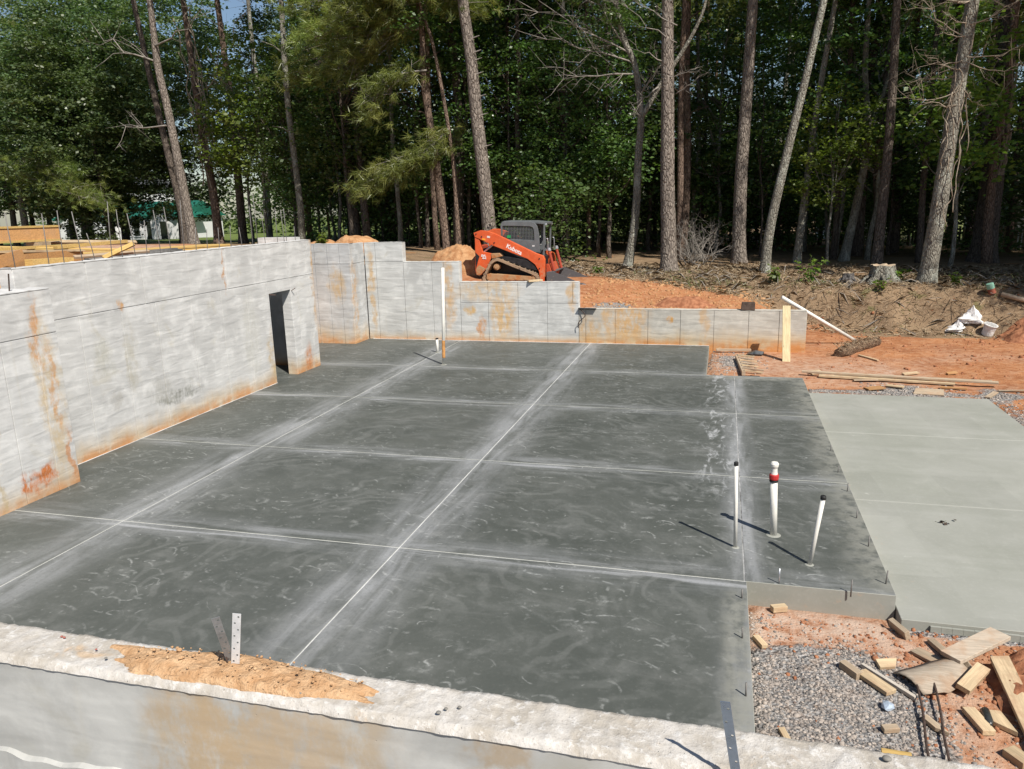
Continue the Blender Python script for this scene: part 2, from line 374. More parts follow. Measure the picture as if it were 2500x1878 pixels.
M_wall_near = wall_mat('wall_concrete_near', rust=.34, stains=[
    ((-9.2, 8.62, 1.35), (.3, .20, 1.2), (.54, .43, .28), .9), ((-9.2, 8.55, 2.3), (.3, .07, .5), (.54, .27, .11), .9), ((-9.2, 8.70, 1.5), (.3, .06, .6), (.54, .27, .11), .8),
    ((-9.2, 8.07, .31), (.3, .16, .19), (.50, .17, .055), 1.3), ((-9.2, 8.36, .30), (.3, .13, .18), (.50, .17, .055), 1.3), ((-9.2, 8.80, .3), (.3, .06, .5), (.50, .22, .08), .8), ((-9.2, 7.6, 1.0), (.3, .06, 1.3), (.46, .36, .2), .7)])
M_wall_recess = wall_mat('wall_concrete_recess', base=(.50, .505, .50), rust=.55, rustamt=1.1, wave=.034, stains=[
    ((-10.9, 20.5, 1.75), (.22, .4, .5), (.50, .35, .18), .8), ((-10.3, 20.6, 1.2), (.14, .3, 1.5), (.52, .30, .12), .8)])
M_wall_far = wall_mat('wall_concrete_far', base=(.55, .55, .53), rust=.24, rustamt=.9, wave=.034, stains=[
    ((-10.2, 21.4, 1.5), (.10, .3, 1.2), (.50, .32, .14), .8), ((-7.75, 21.4, 1.5), (.18, .3, 1.1), (.56, .35, .16), .8), ((-6.15, 21.4, .75), (.36, .3, .6), (.57, .37, .17), .9),
    ((-7.1, 21.4, .95), (.14, .3, .12), (.55, .34, .12), .9), ((-6.8, 21.4, .3), (.08, .3, .45), (.52, .24, .08), .8), ((-4.1, 21.4, 1.4), (.12, .3, .5), (.56, .36, .17), .8),
    ((-6.6, 21.4, 1.5), (.9, .3, .3), (.57, .40, .22), .7)])
M_wall_low = wall_mat('wall_concrete_low', base=(.50, .475, .42), rust=.42, rustamt=1.25, wave=.03, stains=[
    ((-2.5, 21.4, .7), (.5, .3, .6), (.55, .33, .14), .9), ((-1.4, 21.4, .72), (.12, .3, .1), (.52, .27, .07), 1.), ((-3.6, 21.4, .35), (.3, .3, .4), (.5, .3, .12), .7), ((-.4, 21.4, .7), (.1, .3, .5), (.54, .32, .13), .6), ((-3.1, 21.4, .6), (.12, .3, .5), (.54, .32, .13), .7)])
M_wall_front = wall_mat('wall_concrete_front', base=(.45, .45, .43), rust=.01, rustamt=0., wave=.02, stains=[
    ((-2.05, 2.4, 1.5), (.34, .3, .5), (.40, .305, .195), .9), ((-1.75, 2.4, 1.75), (.55, .3, .28), (.45, .34, .22), .8), ((-1.35, 2.4, 1.6), (.16, .3, .4), (.40, .32, .22), .5), ((-.75, 2.4, 1.83), (.10, .3, .06), (.36, .28, .19), .8)])

def cap_mat():
    k = NT('rough_cap_concrete', .85, .2); p = k.pos()
    a = k.noise(p, 5, 6, .65, .5); b = k.noise(p, 26, 5, .7); cc = k.noise(p, 1.6, 3)
    c = k.mix(k.rmp(a, .35, .66), (.385, .35, .30), (.53, .505, .47))
    c = k.mix(k.mul(k.rmp(b, .52, .66), .8), c, (.61, .595, .57))
    c = k.mix(k.mul(k.rmp(k.noise(p, 3.0, 5, .6, .6), .60, .70), .6), c, (.50, .34, .19))
    c = k.mix(k.mul(k.rmp(k.noise(p, 90, 4, .75), .55, .66), .5), c, (.27, .24, .21))
    pit_ = k.rmp(k.vor(p, 30), .0, .12, 1, 0)
    c = k.mix(k.mul(pit_, k.rmp(cc, .5, .6), .6), c, (.20, .18, .16))
    return k.done(c, None, k.bump(k.add(k.mul(a, 1), k.add(k.mul(b, .8), k.mul(pit_, -.3))), .013, .8))
M_cap = cap_mat()
M_joint = plain('slurry_filled_joint', (.62, .62, .62), .9, var=.2, scale=3)

# ------------------------------------------------------------------ ground
def grid_lines(a, b, dense, step, coarse, extra):
    s = set(np.round(np.arange(dense[0], dense[1], step), 4).tolist())
    for lo, hi, st in coarse: s |= set(np.round(np.arange(lo, hi, st), 4).tolist())
    s |= set(extra); return np.array(sorted(s))
gx = grid_lines(-200, 200, (-12, 13), .16, [(-260, -60, 12), (-60, -12, 1.2), (13, 60, 1.2), (60, 261, 12)], [-10.06, -10.02, -10.54, -10.50, -11.92, -11.88, 1.98, 2.02, .35, .36, -11.74, -11.70])
gy = grid_lines(-10, 200, (2, 32), .16, [(-40, 2, 3), (32, 90, 1.5), (90, 320, 12)], [2.53, 2.57, 21.50, 21.54, 20.56, 20.60, 19.48, 19.52, 14.98, 15.02, 17.28, 17.32])
GX, GY = np.meshgrid(gx, gy); gz = height(GX.ravel(), GY.ravel())
ch = (GX.ravel() > -11.72) & (GX.ravel() < -10) & (GY.ravel() > 15) & (GY.ravel() < 17.4)
gz = np.where(ch, -.3, gz)
nx, ny = len(gx), len(gy); idx = np.arange(nx*ny).reshape(ny, nx)
GF = np.stack([idx[:-1, :-1].ravel(), idx[:-1, 1:].ravel(), idx[1:, 1:].ravel(), idx[1:, :-1].ravel()], 1)
gxr, gyr = GX.ravel(), GY.ravel()
wob = fbm(gxr*.7, gyr*.7, 4, 21); wob2 = fbm(gxr*2.1, gyr*2.1, 3, 31)
brow = 24.9-.16*(gxr-5)                         # foot of the bank on the right
litter = smooth(-.6, .6, gyr-np.where(gxr > 1.5, brow-.6, np.interp(gxr, [-12, -5, -2, 0, 1.5], [27.2, 27, 25.8, 24.3, 24.2]))+wob*2.2)
litter = np.maximum(litter, smooth(-1, 1, -10.2-gxr)*smooth(20, 24, gyr))
grass = smooth(-4, 4, gyr-56+wob*8)*smooth(-4, -9, gxr) + .8*smooth(52, 60, gyr)*smooth(12, 18, gxr)
grass = np.maximum(grass, smooth(-46, -50, gxr))
grav = np.exp(-(((gxr-.95)/.85)**4+((gyr-5.8)/.95)**4)) + .9*smooth(2.0, 1.0, gxr)*smooth(6.9, 6.3, gyr+wob*1.5)
grav += .8*np.exp(-(((gxr-.35)/.5)**2+((gyr-20)/.9)**2))+.9*np.exp(-(((gxr-3.9)/.6)**2+((gyr-17.5)/.5)**2))
grav += .5*smooth(5.1, 5.3, gxr)*smooth(5.9, 5.5, gxr)*(gyr < 18)+.6*np.exp(-((gyr-17.2)/.28)**2)*(gxr > 1.8)*(gxr < 6.5)+.8*np.exp(-((gyr-7.42)/.1)**2)*(gxr > 1.75)
grav += .9*np.exp(-(((gxr+3.1)/.8)**2+((gyr-22.6)/.35)**2))
grav = np.clip(grav*(1+wob2*1.2), 0, 1)
pale = np.exp(-((gyr-7.45+wob2*.3)/.22)**2)*(gxr < 1.9)+np.exp(-((gxr-.47+wob2*.1)/.13)**2)*(gyr < 7.7)+.55*np.exp(-((gyr-19.2+wob*2)/1.3)**2)*(gxr < 4)+.75*smooth(7.6, 7.4, gyr)*smooth(3.2, 1.6, gxr+wob2)+.4*smooth(17, 18, gyr)*smooth(24, 20, gyr)*smooth(-.1, .25, wob)
gme = npmesh('ground', np.stack([gxr, gyr, gz], 1), GF, {'litter': np.clip(litter, 0, 1), 'grass': np.clip(grass, 0, 1), 'gravel': grav, 'pale': np.clip(pale, 0, 1)})
def ground_mat():
    k = NT('red_clay_ground', .95, .1); p = k.pos()
    a = k.noise(p, 1.1, 6, .6); b = k.noise(p, 6, 6, .65, .3); f = k.noise(p, 40, 4, .6); w = k.noise(p, .35, 3)
    c = k.mix(k.rmp(a, .3, .7), (.30, .125, .058), (.43, .195, .090))
    c = k.mix(k.mul(k.rmp(b, .45, .7), .7), c, (.46, .265, .155))
    c = k.mix(k.mul(k.rmp(b, .48, .28), .6), c, (.20, .075, .035))
    c = k.mix(k.mul(k.rmp(k.vor(p, 21), .05, .22, 1, 0), k.rmp(a, .45, .6), .6), c, (.43, .33, .25))
    pl = k.attr('pale'); c = k.mix(k.mul(pl, k.rmp(b, .25, .6), .85), c, (.50, .39, .31))
    g = k.attr('gravel'); gv = k.vor(p, 42, out=1)
    gs = k.xyz(gv)[0]
    gc = k.mix(gs, (.115, .115, .115), (.40, .38, .36)); gc = k.mix(k.rmp(b, .5, .7, 0, .5), gc, (.40, .27, .18))
    gm = k.rmp(k.add(g, k.mul(k.math('SUBTRACT', b, .5), .9)), .35, .6)
    c = k.mix(gm, c, gc)
    l = k.attr('litter'); lm = k.rmp(k.add(l, k.mul(k.math('SUBTRACT', b, .5), .7)), .35, .65)
    strw = k.noise(k.mapv(k.vadd(p, k.vscale(k.noise(p, 2, 3, out=1), 1.5)), (3, 14, 6)), 2, 5, .7, 1.)
    lc = k.mix(k.rmp(a, .3, .7), (.15, .10, .062), (.26, .18, .11)); lc = k.mix(k.mul(k.rmp(strw, .5, .66), .8), lc, (.37, .275, .18))
    lc = k.mix(k.mul(k.rmp(k.noise(p, 1.7, 4), .60, .7), .6), lc, (.11, .115, .04))
    lc = k.mix(k.mul(k.rmp(k.noise(p, .9, 4), .62, .7), .6), lc, (.36, .17, .07))
    c = k.mix(lm, c, lc)
    gr = k.attr('grass'); c = k.mix(gr, c, k.mix(k.rmp(b, .3, .7), (.085, .12, .03), (.16, .20, .06)))
    h = k.add(k.mul(b, .8), k.add(k.mul(f, .35), k.mul(k.vor(p, 30), k.mul(gm, .7))))
    return k.done(c, None, k.bump(h, .045, .9))
M_ground = ground_mat()
g = link('ground', gme, M_ground, None, True); g['kind'] = 'structure'
g['label'] = 'red clay ground with gravel, forest litter and far grass'

# ------------------------------------------------------------------ slabs
slab = bpy.data.objects.new('concrete_floor_slab', None); col.objects.link(slab); slab['kind'] = 'structure'
slab['label'] = 'dark grey fresh concrete floor slab with white saw cut lines'
xs = [-11.85, *LX, 1.79]; ys = [2.60, *LY, 21.46]; G = .0045
def panel(x0, x1, y0, y1, par, mat, z0=-.31, z1=0., nm='slab_panel'):
    m = MB(); m.span((x0, y0, z0), (x1, y1, z1)); o = m.build(nm, mat, par); 
    o.data.materials.append(M_floor_light)
    for f in o.data.polygons: f.material_index = 0 if f.normal.z > .5 else 1
    b = o.modifiers.new('bevel', 'BEVEL'); b.width = .004; b.segments = 1
    return o
for i in range(4):
    for j in range(5):
        x0, x1, y0, y1 = xs[i]+G, xs[i+1]-G, ys[j]+G, ys[j+1]-G
        if j == 0 and i == 3: continue                       # notch near the gravel
        if j == 4 and i == 3: continue                       # step towards the low wall
        if j == 0 and i == 2: x1 = .355
        if j == 4 and i == 2: x1 = -.29
        if i == 0: x0 = -11.88 if j == 4 else (-10.0 if j != 3 else -11.6)
        panel(x0, x1, y0, y1, slab, M_floor_dark)
m = MB(); m.span((-10.0, 2.62, -.22), (.345, 17.5, -.004)); m.span((.346, 7.76, -.22), (1.77, 17.5, -.004)); m.span((-10.2, 17.501, -.22), (-.31, 21.44, -.004))
m.build('joint_filler', M_joint, slab)
m = MB(); m.span((.328, 7.74, -.2), (.340, 17.69, -.0025)); m.build('joint_filler', plain('patchy_joint', (.30, .30, .30), .9, var=.7, scale=1.2), slab)
# thin pale mortar line where slab meets walls
m = MB()
for a, b in (((-9.912, 8.9), (-9.895, 15.4)), ((-10.28, 21.38), (-.3, 21.407))):
    m.span((a[0], a[1], 0.), (b[0], b[1], .006))
m.build('edge_filler', M_joint, slab)
s2 = bpy.data.objects.new('outer_slab', None); col.objects.link(s2); s2['kind'] = 'structure'
s2['label'] = 'pale green grey concrete patio slab beside the dark floor slab'
ly = [7.5, 10.7, 13.95, 16.85]
for a, b in zip(ly[:-1], ly[1:]): panel(1.795, 5.2, a+.004, b-.004, s2, M_floor_light, -.24, -.125)
m = MB(); m.span((1.80, 7.52, -.26), (5.18, 16.83, -.135)); m.build('joint_filler', M_joint, s2)
m = MB()
for i in range(34):
    x0 = 2.05+i*.095; m.span((x0, 7.47, -.24), (x0+.093, 7.498, -.15-.008*random.random()))
m.build('edge_lip', M_floor_light, s2)

# ------------------------------------------------------------------ foundation walls
def panels_on(par, mat, rects, axis, plane, proud=.012, gap=.0065, sign=1):
    """each rect (u0,u1,z0,z1) is one form-panel imprint standing proud of the wall core"""
    for (u0, u1, z0, z1) in rects:
        m = MB(); e = random.uniform(-.003, .003)
        if axis == 'x': m.span((plane-sign*.03, u0+gap, z0+gap), (plane+sign*e, u1-gap, z1-gap))
        else: m.span((u0+gap, plane-sign*.03, z0+gap), (u1-gap, plane+sign*e, z1-gap))
        m.build('form_panel', mat, par, world=True, bevel=.004)
def ragged_top(par, mat, x0, x1, y0, y1, z, along, amp=.006):
    """thin uneven cap of skimmed concrete"""
    n = int((x1-x0 if along == 'x' else y1-y0)/.09)+2
    m = MB()
    for i in range(n):
        t = i/(n-1); j = [random.uniform(-amp, amp) for _ in range(4)]
        if along == 'x':
            x = x0+(x1-x0)*t; m.v += [(x, y0+j[0], z), (x, y0+j[0]*.8, z+.012+j[1]), (x, y1+j[2], z+.012+j[3]), (x, y1+j[2], z)]
        else:
            y = y0+(y1-y0)*t; m.v += [(x0+j[0], y, z), (x0+j[0]*.8, y, z+.012+j[1]), (x1+j[2], y, z+.012+j[3]), (x1+j[2], y, z)]
    for i in range(n-1):
        for k in range(3): m.f.append((4*i+k, 4*i+k+1, 4*i+4+k+1, 4*i+4+k))
    return m.build('rough_top', mat, par, world=True)
T = .25
# long left wall with the doorway
w = thing('foundation_wall', (-10.03, 13, 0), 'tall pale concrete wall on the left with a doorway opening', 'wall')
m = MB(); m.span((-10.16, 8.92, -.3), (-9.925, 15.40, 3.17)); m.span((-10.16, 16.33, -.3), (-9.925, 17.45, 3.17)); m.span((-10.16, 15.401, 2.06), (-9.925, 16.329, 3.17))
m.build('wall_core', M_wall, w, world=True)
low = [8.93, 9.98, 10.89, 11.74, 12.70, 13.64, 14.52, 15.40]
rects = [(a, b, -.05, 2.34) for a, b in zip(low[:-1], low[1:])] + [(15.40, 16.33, 2.06, 2.34), (16.33, 16.62, -.05, 2.34), (16.62, 17.2, -.05, 2.34), (17.2, 17.45, -.05, 2.34)]
uppr = [8.93, 10.27, 11.51, 12.75, 13.92, 15.14, 16.31, 17.2, 17.45]
rects += [(a, b, 2.34, 3.17) for a, b in zip(uppr[:-1], uppr[1:])]
panels_on(w, M_wall, rects, 'x', -9.91)
ragged_top(w, M_wall, -10.16, -9.91, 8.92, 17.45, 3.172, 'y')
m = MB(); m.span((-11.1, 14.9, 2.62), (-10.165, 17.44, 2.95)); m.span((-11.8, 14.9, -.3), (-11.66, 17.44, 2.615)); m.span((-11.655, 14.9, -.3), (-10.165, 15.05, 2.615)); m.span((-11.655, 17.28, -.3), (-10.165, 17.44, 2.615))  # passage walls, plus unseen roof added to darken them, cut short for skylight
m.build('passage_lining_shade_roof', M_wall, w, world=True)
m = MB(); m.beam((-9.93, 15.42, 2.05), (-9.75, 15.42, 2.04), .02, .012); m.beam((-9.93, 16.36, 2.02), (-9.8, 16.36, 2.1), .02, .012); m.build('tie_pin', plain('rusty_tie', (.12, .07, .05), .8), w, world=True)
# near projecting block on the left
w = thing('foundation_wall', (-9.7, 6, 0), 'lower near concrete wall jutting out at left edge with orange clay splash', 'wall')
m = MB(); m.span((-9.62, 2.67, -.3), (-9.255, 8.88, 2.9)); m.span((-10.15, 8.6, -.3), (-9.621, 8.88, 2.9)); m.build('wall_core', M_wall_near, w, world=True)
nl = [2.67, 3.6, 4.5, 5.4, 6.3, 7.2, 7.95, 8.5, 8.885]
panels_on(w, M_wall_near, [(a, b, -.05, 2.28) for a, b in zip(nl[:-1], nl[1:])] + [(a, b, 2.28, 2.9) for a, b in zip([2.67, 4.1, 5.4, 6.6, 7.9, 8.885][:-1], [2.67, 4.1, 5.4, 6.6, 7.9, 8.885][1:])], 'x', -9.24)
ragged_top(w, M_wall_near, -9.62, -9.24, 2.67, 8.885, 2.902, 'y')
# recess wall and its return
w = thing('foundation_wall', (-10.9, 20.6, 0), 'shaded-side concrete wall section with deep orange stained foot beside the tall left wall', 'wall')
m = MB(); m.span((-13.2, 20.485, -.3), (-10.425, 20.72, 2.91)); m.span((-10.55, 20.721, -.3), (-10.425, 21.40, 2.91)); m.build('wall_core', M_wall_recess, w, world=True)
rl = [-12.4, -11.55, -11.14, -10.75, -10.41]
panels_on(w, M_wall_recess, [(a, b, -.05, 2.34) for a, b in zip(rl[:-1], rl[1:])] + [(a, b, 2.34, 2.91) for a, b in zip(rl[:-1], rl[1:])], 'y', 20.47, sign=-1)
panels_on(w, M_wall_recess, [(20.475, 20.62, -.05, 2.91), (20.62, 21.395, -.05, 2.34), (20.62, 21.395, 2.34, 2.91)], 'x', -10.41)
ragged_top(w, M_wall_recess, -13.2, -10.41, 20.47, 20.72, 2.912, 'x')
# stepped far wall
w = thing('foundation_wall', (-7, 21.53, 0), 'far concrete wall stepping down in three levels below the loader', 'wall')
segs = [(-10.41, -9.17, 2.89), (-9.17, -7.42, 2.31), (-7.42, -3.9, 1.72)]
m = MB()
for a, b, t in segs: m.span((a+.002, 21.425, -.3), (b-.002, 21.66, t))
m.build('wall_core', M_wall_far, w, world=True)
panels_on(w, M_wall_far, [(-10.40, -10.05, -.05, 2.33), (-10.05, -9.17, -.05, 2.33), (-10.40, -10.05, 2.33, 2.89), (-10.05, -9.17, 2.33, 2.89), (-9.17, -8.28, -.05, 2.31), (-8.28, -7.9, -.05, 2.31), (-7.9, -7.42, -.05, 2.31)]
          + [(a, b, -.05, 1.13) for a, b in zip([-7.42, -6.57, -5.67, -4.81, -3.9][:-1], [-7.42, -6.57, -5.67, -4.81, -3.9][1:])] + [(a, b, 1.13, 1.72) for a, b in zip([-7.42, -6.57, -5.67, -4.81, -4.07, -3.9][:-1], [-7.42, -6.57, -5.67, -4.81, -4.07, -3.9][1:])], 'y', 21.41, sign=-1)
for a, b, t in segs: ragged_top(w, M_wall_far, a+.004, b-.004, 21.41, 21.66, t+.002, 'x')
# low far wall
w = thing('foundation_wall', (-.9, 21.53, 0), 'low far concrete wall stained orange running to the leaning plank', 'wall')
m = MB(); m.span((-3.897, 21.425, -.4), (2.16, 21.66, .97)); m.build('wall_core', M_wall_low, w, world=True)
ll = [-3.895, -3.7, -2.87, -1.96, -1.08, -.19, .71, 1.49, 2.165]
panels_on(w, M_wall_low, [(a, b, -.35, .97) for a, b in zip(ll[:-1], ll[1:])], 'y', 21.41, sign=-1)
panels_on(w, M_wall_low, [(21.412, 21.66, -.35, .97)], 'x', 2.175)
ragged_top(w, M_wall_low, -3.895, 2.17, 21.41, 21.66, .972, 'x')
# foreground wall
w = thing('foundation_wall', (-1.5, 2.55, 0), 'foreground concrete wall with rough white top and clay heap', 'wall')
m = MB(); m.span((-9.2, 2.44, -.3), (5.5, 2.652, 1.9)); m.build('wall_core', M_wall_front, w, world=True)
panels_on(w, M_wall_front, [(a, b, .6, 1.915) for a, b in [(-5.2, .95), (.95, 3.1)]], 'y', 2.432, gap=.001, sign=-1)
nX, nY = 620, 16
XX, YY = np.meshgrid(np.linspace(-4.6, 2.6, nX), np.linspace(0, 1, nY))
edge = lambda s: .010*fbm(XX*9, XX*0+s, 4, s)+.006*fbm(XX*40, XX*0+s, 3, s+3)
y0_, y1_ = 2.42+edge(40), 2.668+edge(50)
Yc = y0_+(y1_-y0_)*YY
bul = np.sqrt(np.clip(1-np.abs(2*YY-1)**30, 0, 1))
Zc = 1.912+bul*(.036+.022*fbm(XX*7, Yc*7, 4, 60)+.012*fbm(XX*45, Yc*45, 3, 61))
ii = np.arange(nX*nY).reshape(nY, nX)
FF = np.stack([ii[:-1, :-1].ravel(), ii[:-1, 1:].ravel(), ii[1:, 1:].ravel(), ii[1:, :-1].ravel()], 1)
me = npmesh('rough_top', np.stack([XX.ravel()+1.5, Yc.ravel()-2.55, Zc.ravel()], 1), FF)
link('rough_top', me, M_cap, w, True)
m = MB(); pts = []
for i in range(60):
    x = -4.6+i*.035; zz = 1.425+.012*math.sin(x*9)+.006*math.sin(x*31); m.v += [(x, 2.43, zz+.008), (x, 2.405+.004*math.sin(x*23), zz), (x, 2.408, zz-.5)]
for i in range(59):
    for k in range(2): m.f.append((3*i+k, 3*i+3+k, 3*i+4+k, 3*i+1+k))
m.build('lower_ledge', M_wall_front, w, world=True)

# ------------------------------------------------------------------ forest materials
def leaf_mat(name, c1, c2, c3, trans=.35, rough=.42, spec=.5):
    k = NT(name, rough, spec); t = k.attr('tint'); r = k.rnd()
    c = k.mix(t, c1, c2); c = k.mix(k.mul(k.rmp(k.noise(k.obj(), .7, 3), .45, .7), .7), c, c3)
    hs = k.n('HueSaturation'); k.put(hs.inputs['Color'], c); k.put(hs.inputs['Hue'], k.rmp(r, 0, 1, .485, .515)); k.put(hs.inputs['Value'], k.rmp(r, 0, 1, .8, 1.2))
    k.put(k.b.inputs['Base Color'], hs.outputs[0])
    tr = k.n('BsdfTranslucent'); k.put(tr.inputs['Color'], k.mix(1., hs.outputs[0], (1.5, 1.7, .7), 'MULTIPLY'))
    ms = k.n('MixShader'); ms.inputs[0].default_value = trans
    k.t.links.new(k.b.outputs[0], ms.inputs[1]); k.t.links.new(tr.outputs[0], ms.inputs[2]); k.t.links.new(ms.outputs[0], k.out.inputs[0])
    return k.m
M_leaf = leaf_mat('broad_leaf', (.045, .088, .026), (.10, .160, .048), (.15, .20, .065), .35, .34, .6)
M_leaf_dark = leaf_mat('glossy_dark_leaf', (.050, .085, .034), (.105, .150, .058), (.16, .20, .08), .3, .42, .6)
M_leaf_lite = leaf_mat('yellow_green_leaf', (.10, .165, .032), (.17, .245, .05), (.22, .27, .07), .45)
M_needle = leaf_mat('pine_needle', (.10, .14, .035), (.22, .26, .07), (.28, .29, .09), .35, .4)
M_grass = leaf_mat('grass_blade', (.08, .12, .03), (.16, .2, .06), (.2, .2, .09), .3)
def bark_mat(name, dark, light, vs=1., lichen=0.):
    k = NT(name, .9, .15); p = k.obj(); r = k.rnd()
    pl = k.vor(k.mapv(k.vadd(p, k.vscale(k.noise(p, 4, 3, out=1), .12)), (1, 1, .32)), 13*vs, 'DISTANCE_TO_EDGE')
    n1 = k.noise(k.mapv(p, (1, 1, .3)), 9, 5, .65); n2 = k.noise(p, 1.3, 4)
    c = k.mix(k.rmp(pl, .0, .16), dark, light); c = k.mix(k.mul(k.rmp(n1, .4, .7), .6), c, tuple(v*1.25 for v in light))
    c = k.mix(k.mul(k.rmp(n2, .45, .7), .5), c, tuple(v*.6 for v in light))
    if lichen: c = k.mix(k.mul(k.rmp(k.noise(k.mapv(p, (1, 1, .5)), 3.5, 5, .65), .5, .62), lichen), c, (.42, .43, .37))
    return k.done(c, None, k.bump(k.add(k.mul(k.rmp(pl, 0, .22), .8), k.mul(n1, .5)), .035, 1.))
M_bark = bark_mat('pine_bark', (.080, .064, .054), (.255, .218, .185))
M_bark_red = bark_mat('red_pine_bark', (.07, .048, .038), (.21, .15, .115))
M_bark_grey = bark_mat('grey_hardwood_bark', (.11, .10, .085), (.25, .235, .195), 1.4, .6)
M_bark_dark = bark_mat('dim_bark', (.05, .04, .034), (.14, .115, .095))
M_twig = plain('dead_twig', (.26, .235, .205), .9, var=.3)
M_vine = plain('dry_vine', (.30, .25, .19), .9, var=.3)

# ------------------------------------------------------------------ foliage meshes
def leaf_arrays(P, size, r, tilt=1.5):
    n = len(P); a = r.uniform(0, 2*np.pi, n); d = np.stack([np.cos(a), np.sin(a), r.normal(-.15, .35, n)], 1); d /= np.linalg.norm(d, axis=1)[:, None]
    nv = np.stack([r.normal(0, tilt*.6, n), r.normal(0, tilt*.6, n), np.ones(n)], 1); nv -= d*(nv*d).sum(1)[:, None]; nv /= np.linalg.norm(nv, axis=1)[:, None]
    sd_ = np.cross(nv, d); s = (size*r.uniform(.65, 1.35, n))[:, None]
    V = np.stack([P, P+d*s*.45+sd_*s*.34+nv*s*.07, P+d*s, P+d*s*.45-sd_*s*.34+nv*s*.07], 1).reshape(-1, 3)
    return V, np.arange(4*n).reshape(n, 4)
def spray_crown(seed, rad, n_spray, per, size, flat=.28, shell=.5, sr=(.6, 1.15), zc=0., droop=.12):
    r = np.random.default_rng(seed); C = []
    while len(C) < n_spray:
        q = r.uniform(-1, 1, 3); l = np.linalg.norm(q)
        if l > 1 or l < shell*r.uniform(0, 1): continue
        # uneven outline
        if l > .75+.5*float(vnoise(q[0]*2+5+seed, q[2]*2+9)): continue
        C.append(q*rad)
    C = np.array(C); P = []
    for c in C:
        R_ = r.uniform(*sr); m = int(per*r.uniform(.5, 1.4)); k = r.normal(0, .45, (m, 3))*np.array([R_, R_, R_*flat])
        k[:, 2] -= droop*(k[:, 0]**2+k[:, 1]**2); P.append(c+k)
    P = np.concatenate(P); P[:, 2] += zc
    V, F = leaf_arrays(P, size, r)
    return V, F, r.uniform(0, 1, len(F)), C+np.array([0, 0, zc])
def crown_mesh(name, seed, rad, n_spray, per, size, mat, **kw):
    V, F, t, C = spray_crown(seed, np.array(rad), n_spray, per, size, **kw)
    me = npmesh(name, V, F, {'tint': t}); me.materials.append(mat); return me, C
def tufts(centers, dirs, r, n=22, L=.30, w=.022):
    m = len(centers); c = np.repeat(centers, n, 0); d0 = np.repeat(dirs, n, 0)
    d = d0*1.0+r.normal(0, .55, (m*n, 3)); d[:, 2] += .12; d /= np.linalg.norm(d, axis=1)[:, None]
    s = np.cross(d, r.normal(0, 1, (m*n, 3))); s /= np.linalg.norm(s, axis=1)[:, None]
    l = (L*r.uniform(.7, 1.25, m*n))[:, None]; c = c+r.normal(0, .05, c.shape)
    V = np.stack([c-s*w/2, c+s*w/2, c+d*l], 1).reshape(-1, 3)
    return V, np.arange(3*m*n).reshape(-1, 3), np.repeat(r.uniform(0, 1, m), n)
def pine_branches(seed, base_z, top_z, reach, nb, per=9, n=20, origin=(0, 0, 0), az=None, drop=-.1, w=.026, L=.32):
    """returns (needle arrays, limb MB)"""
    r = np.random.default_rng(seed); C = []; D = []; mb = MB()
    for i in range(nb):
        z = base_z+(top_z-base_z)*(i+r.uniform(0, 1))/nb; a = r.uniform(0, 2*math.pi) if az is None else r.uniform(*az)
        f = 1-.75*(z-base_z)/(top_z-base_z+1e-6); Lb = reach*f*r.uniform(.6, 1.15); out = np.array([math.cos(a), math.sin(a), r.uniform(-.1, .35)])
        p0 = np.array([origin[0], origin[1], z+origin[2]]); p1 = p0+out*Lb; p1[2] += drop*Lb; mid = (p0+p1)/2+np.array([0, 0, .12*Lb])
        mb.tube([p0, mid, p1], [.05*f+.02, .03, .012], 4, cap=False)
        for j in range(per):
            t = r.uniform(.35, 1.); q = p0*(1-t)**2+2*t*(1-t)*mid+t*t*p1; side = r.normal(0, .28*Lb*.5, 3)*np.array([1, 1, .45])
            C.append(q+side); dd = out+side*1.2; D.append(dd/np.linalg.norm(dd))
    return tufts(np.array(C), np.array(D), r, n, L, w), mb
def pine_crown_mesh(name, seed, **kw):
    (V, F, t), mb = pine_branches(seed, **kw)
    me = npmesh(name, V, F, {'tint': t}); me.materials.append(M_needle); return me, mb

def limb_tubes(mb, trunk_top, C, n, r, z0, rad=.05):
    idx = r.choice(len(C), min(n, len(C)), replace=False)
    for i in idx:
        c = Vector(C[i]); s = Vector((0, 0, max(z0, min(trunk_top, c.z-1.2*abs(r.normal()) - .4*math.hypot(c.x, c.y)))))
        m_ = (s+c)/2+Vector((0, 0, -.25)); mb.tube([s, m_, c], [rad, rad*.6, rad*.2], 4, cap=False)

# understory types: (trunk mesh, crown mesh), origin at the foot
TYPES = {}
def make_type(key, seed, hgt, zc, rad, n_spray, per, size, mat, bark, r0=.10, **kw):
    r = np.random.default_rng(seed); me, C = crown_mesh('crown', seed, rad, n_spray, per, size, mat, zc=zc, **kw)
    mb = MB(); pts = [(0, 0, -.5)]; x = y = 0
    for i in range(1, 9): x += r.normal(0, .07); y += r.normal(0, .07); pts.append((x, y, -.5+(hgt+.5)*i/8))
    mb.tube(pts, [r0*(1.25 if i == 0 else 1-.8*i/8) for i in range(9)], 8)
    limb_tubes(mb, hgt, C, 26, r, .25*hgt, r0*.4)
    tm = bpy.data.meshes.new('trunk'); tm.from_pydata(mb.v, [], mb.f); tm.materials.append(bark); tm.polygons.foreach_set('use_smooth', [True]*len(tm.polygons))
    TYPES[key] = (tm, me)
make_type('layer', 1, 8.5, 6.2, (2.3, 2.3, 4.0), 95, 75, .15, M_leaf, M_bark_dark)
make_type('layer2', 2, 9.5, 7.0, (2.8, 2.8, 4.8), 110, 75, .16, M_leaf, M_bark_grey, flat=.22)
make_type('thin', 3, 7.0, 4.8, (1.5, 1.5, 3.2), 42, 60, .14, M_leaf, M_bark_dark, r0=.05)
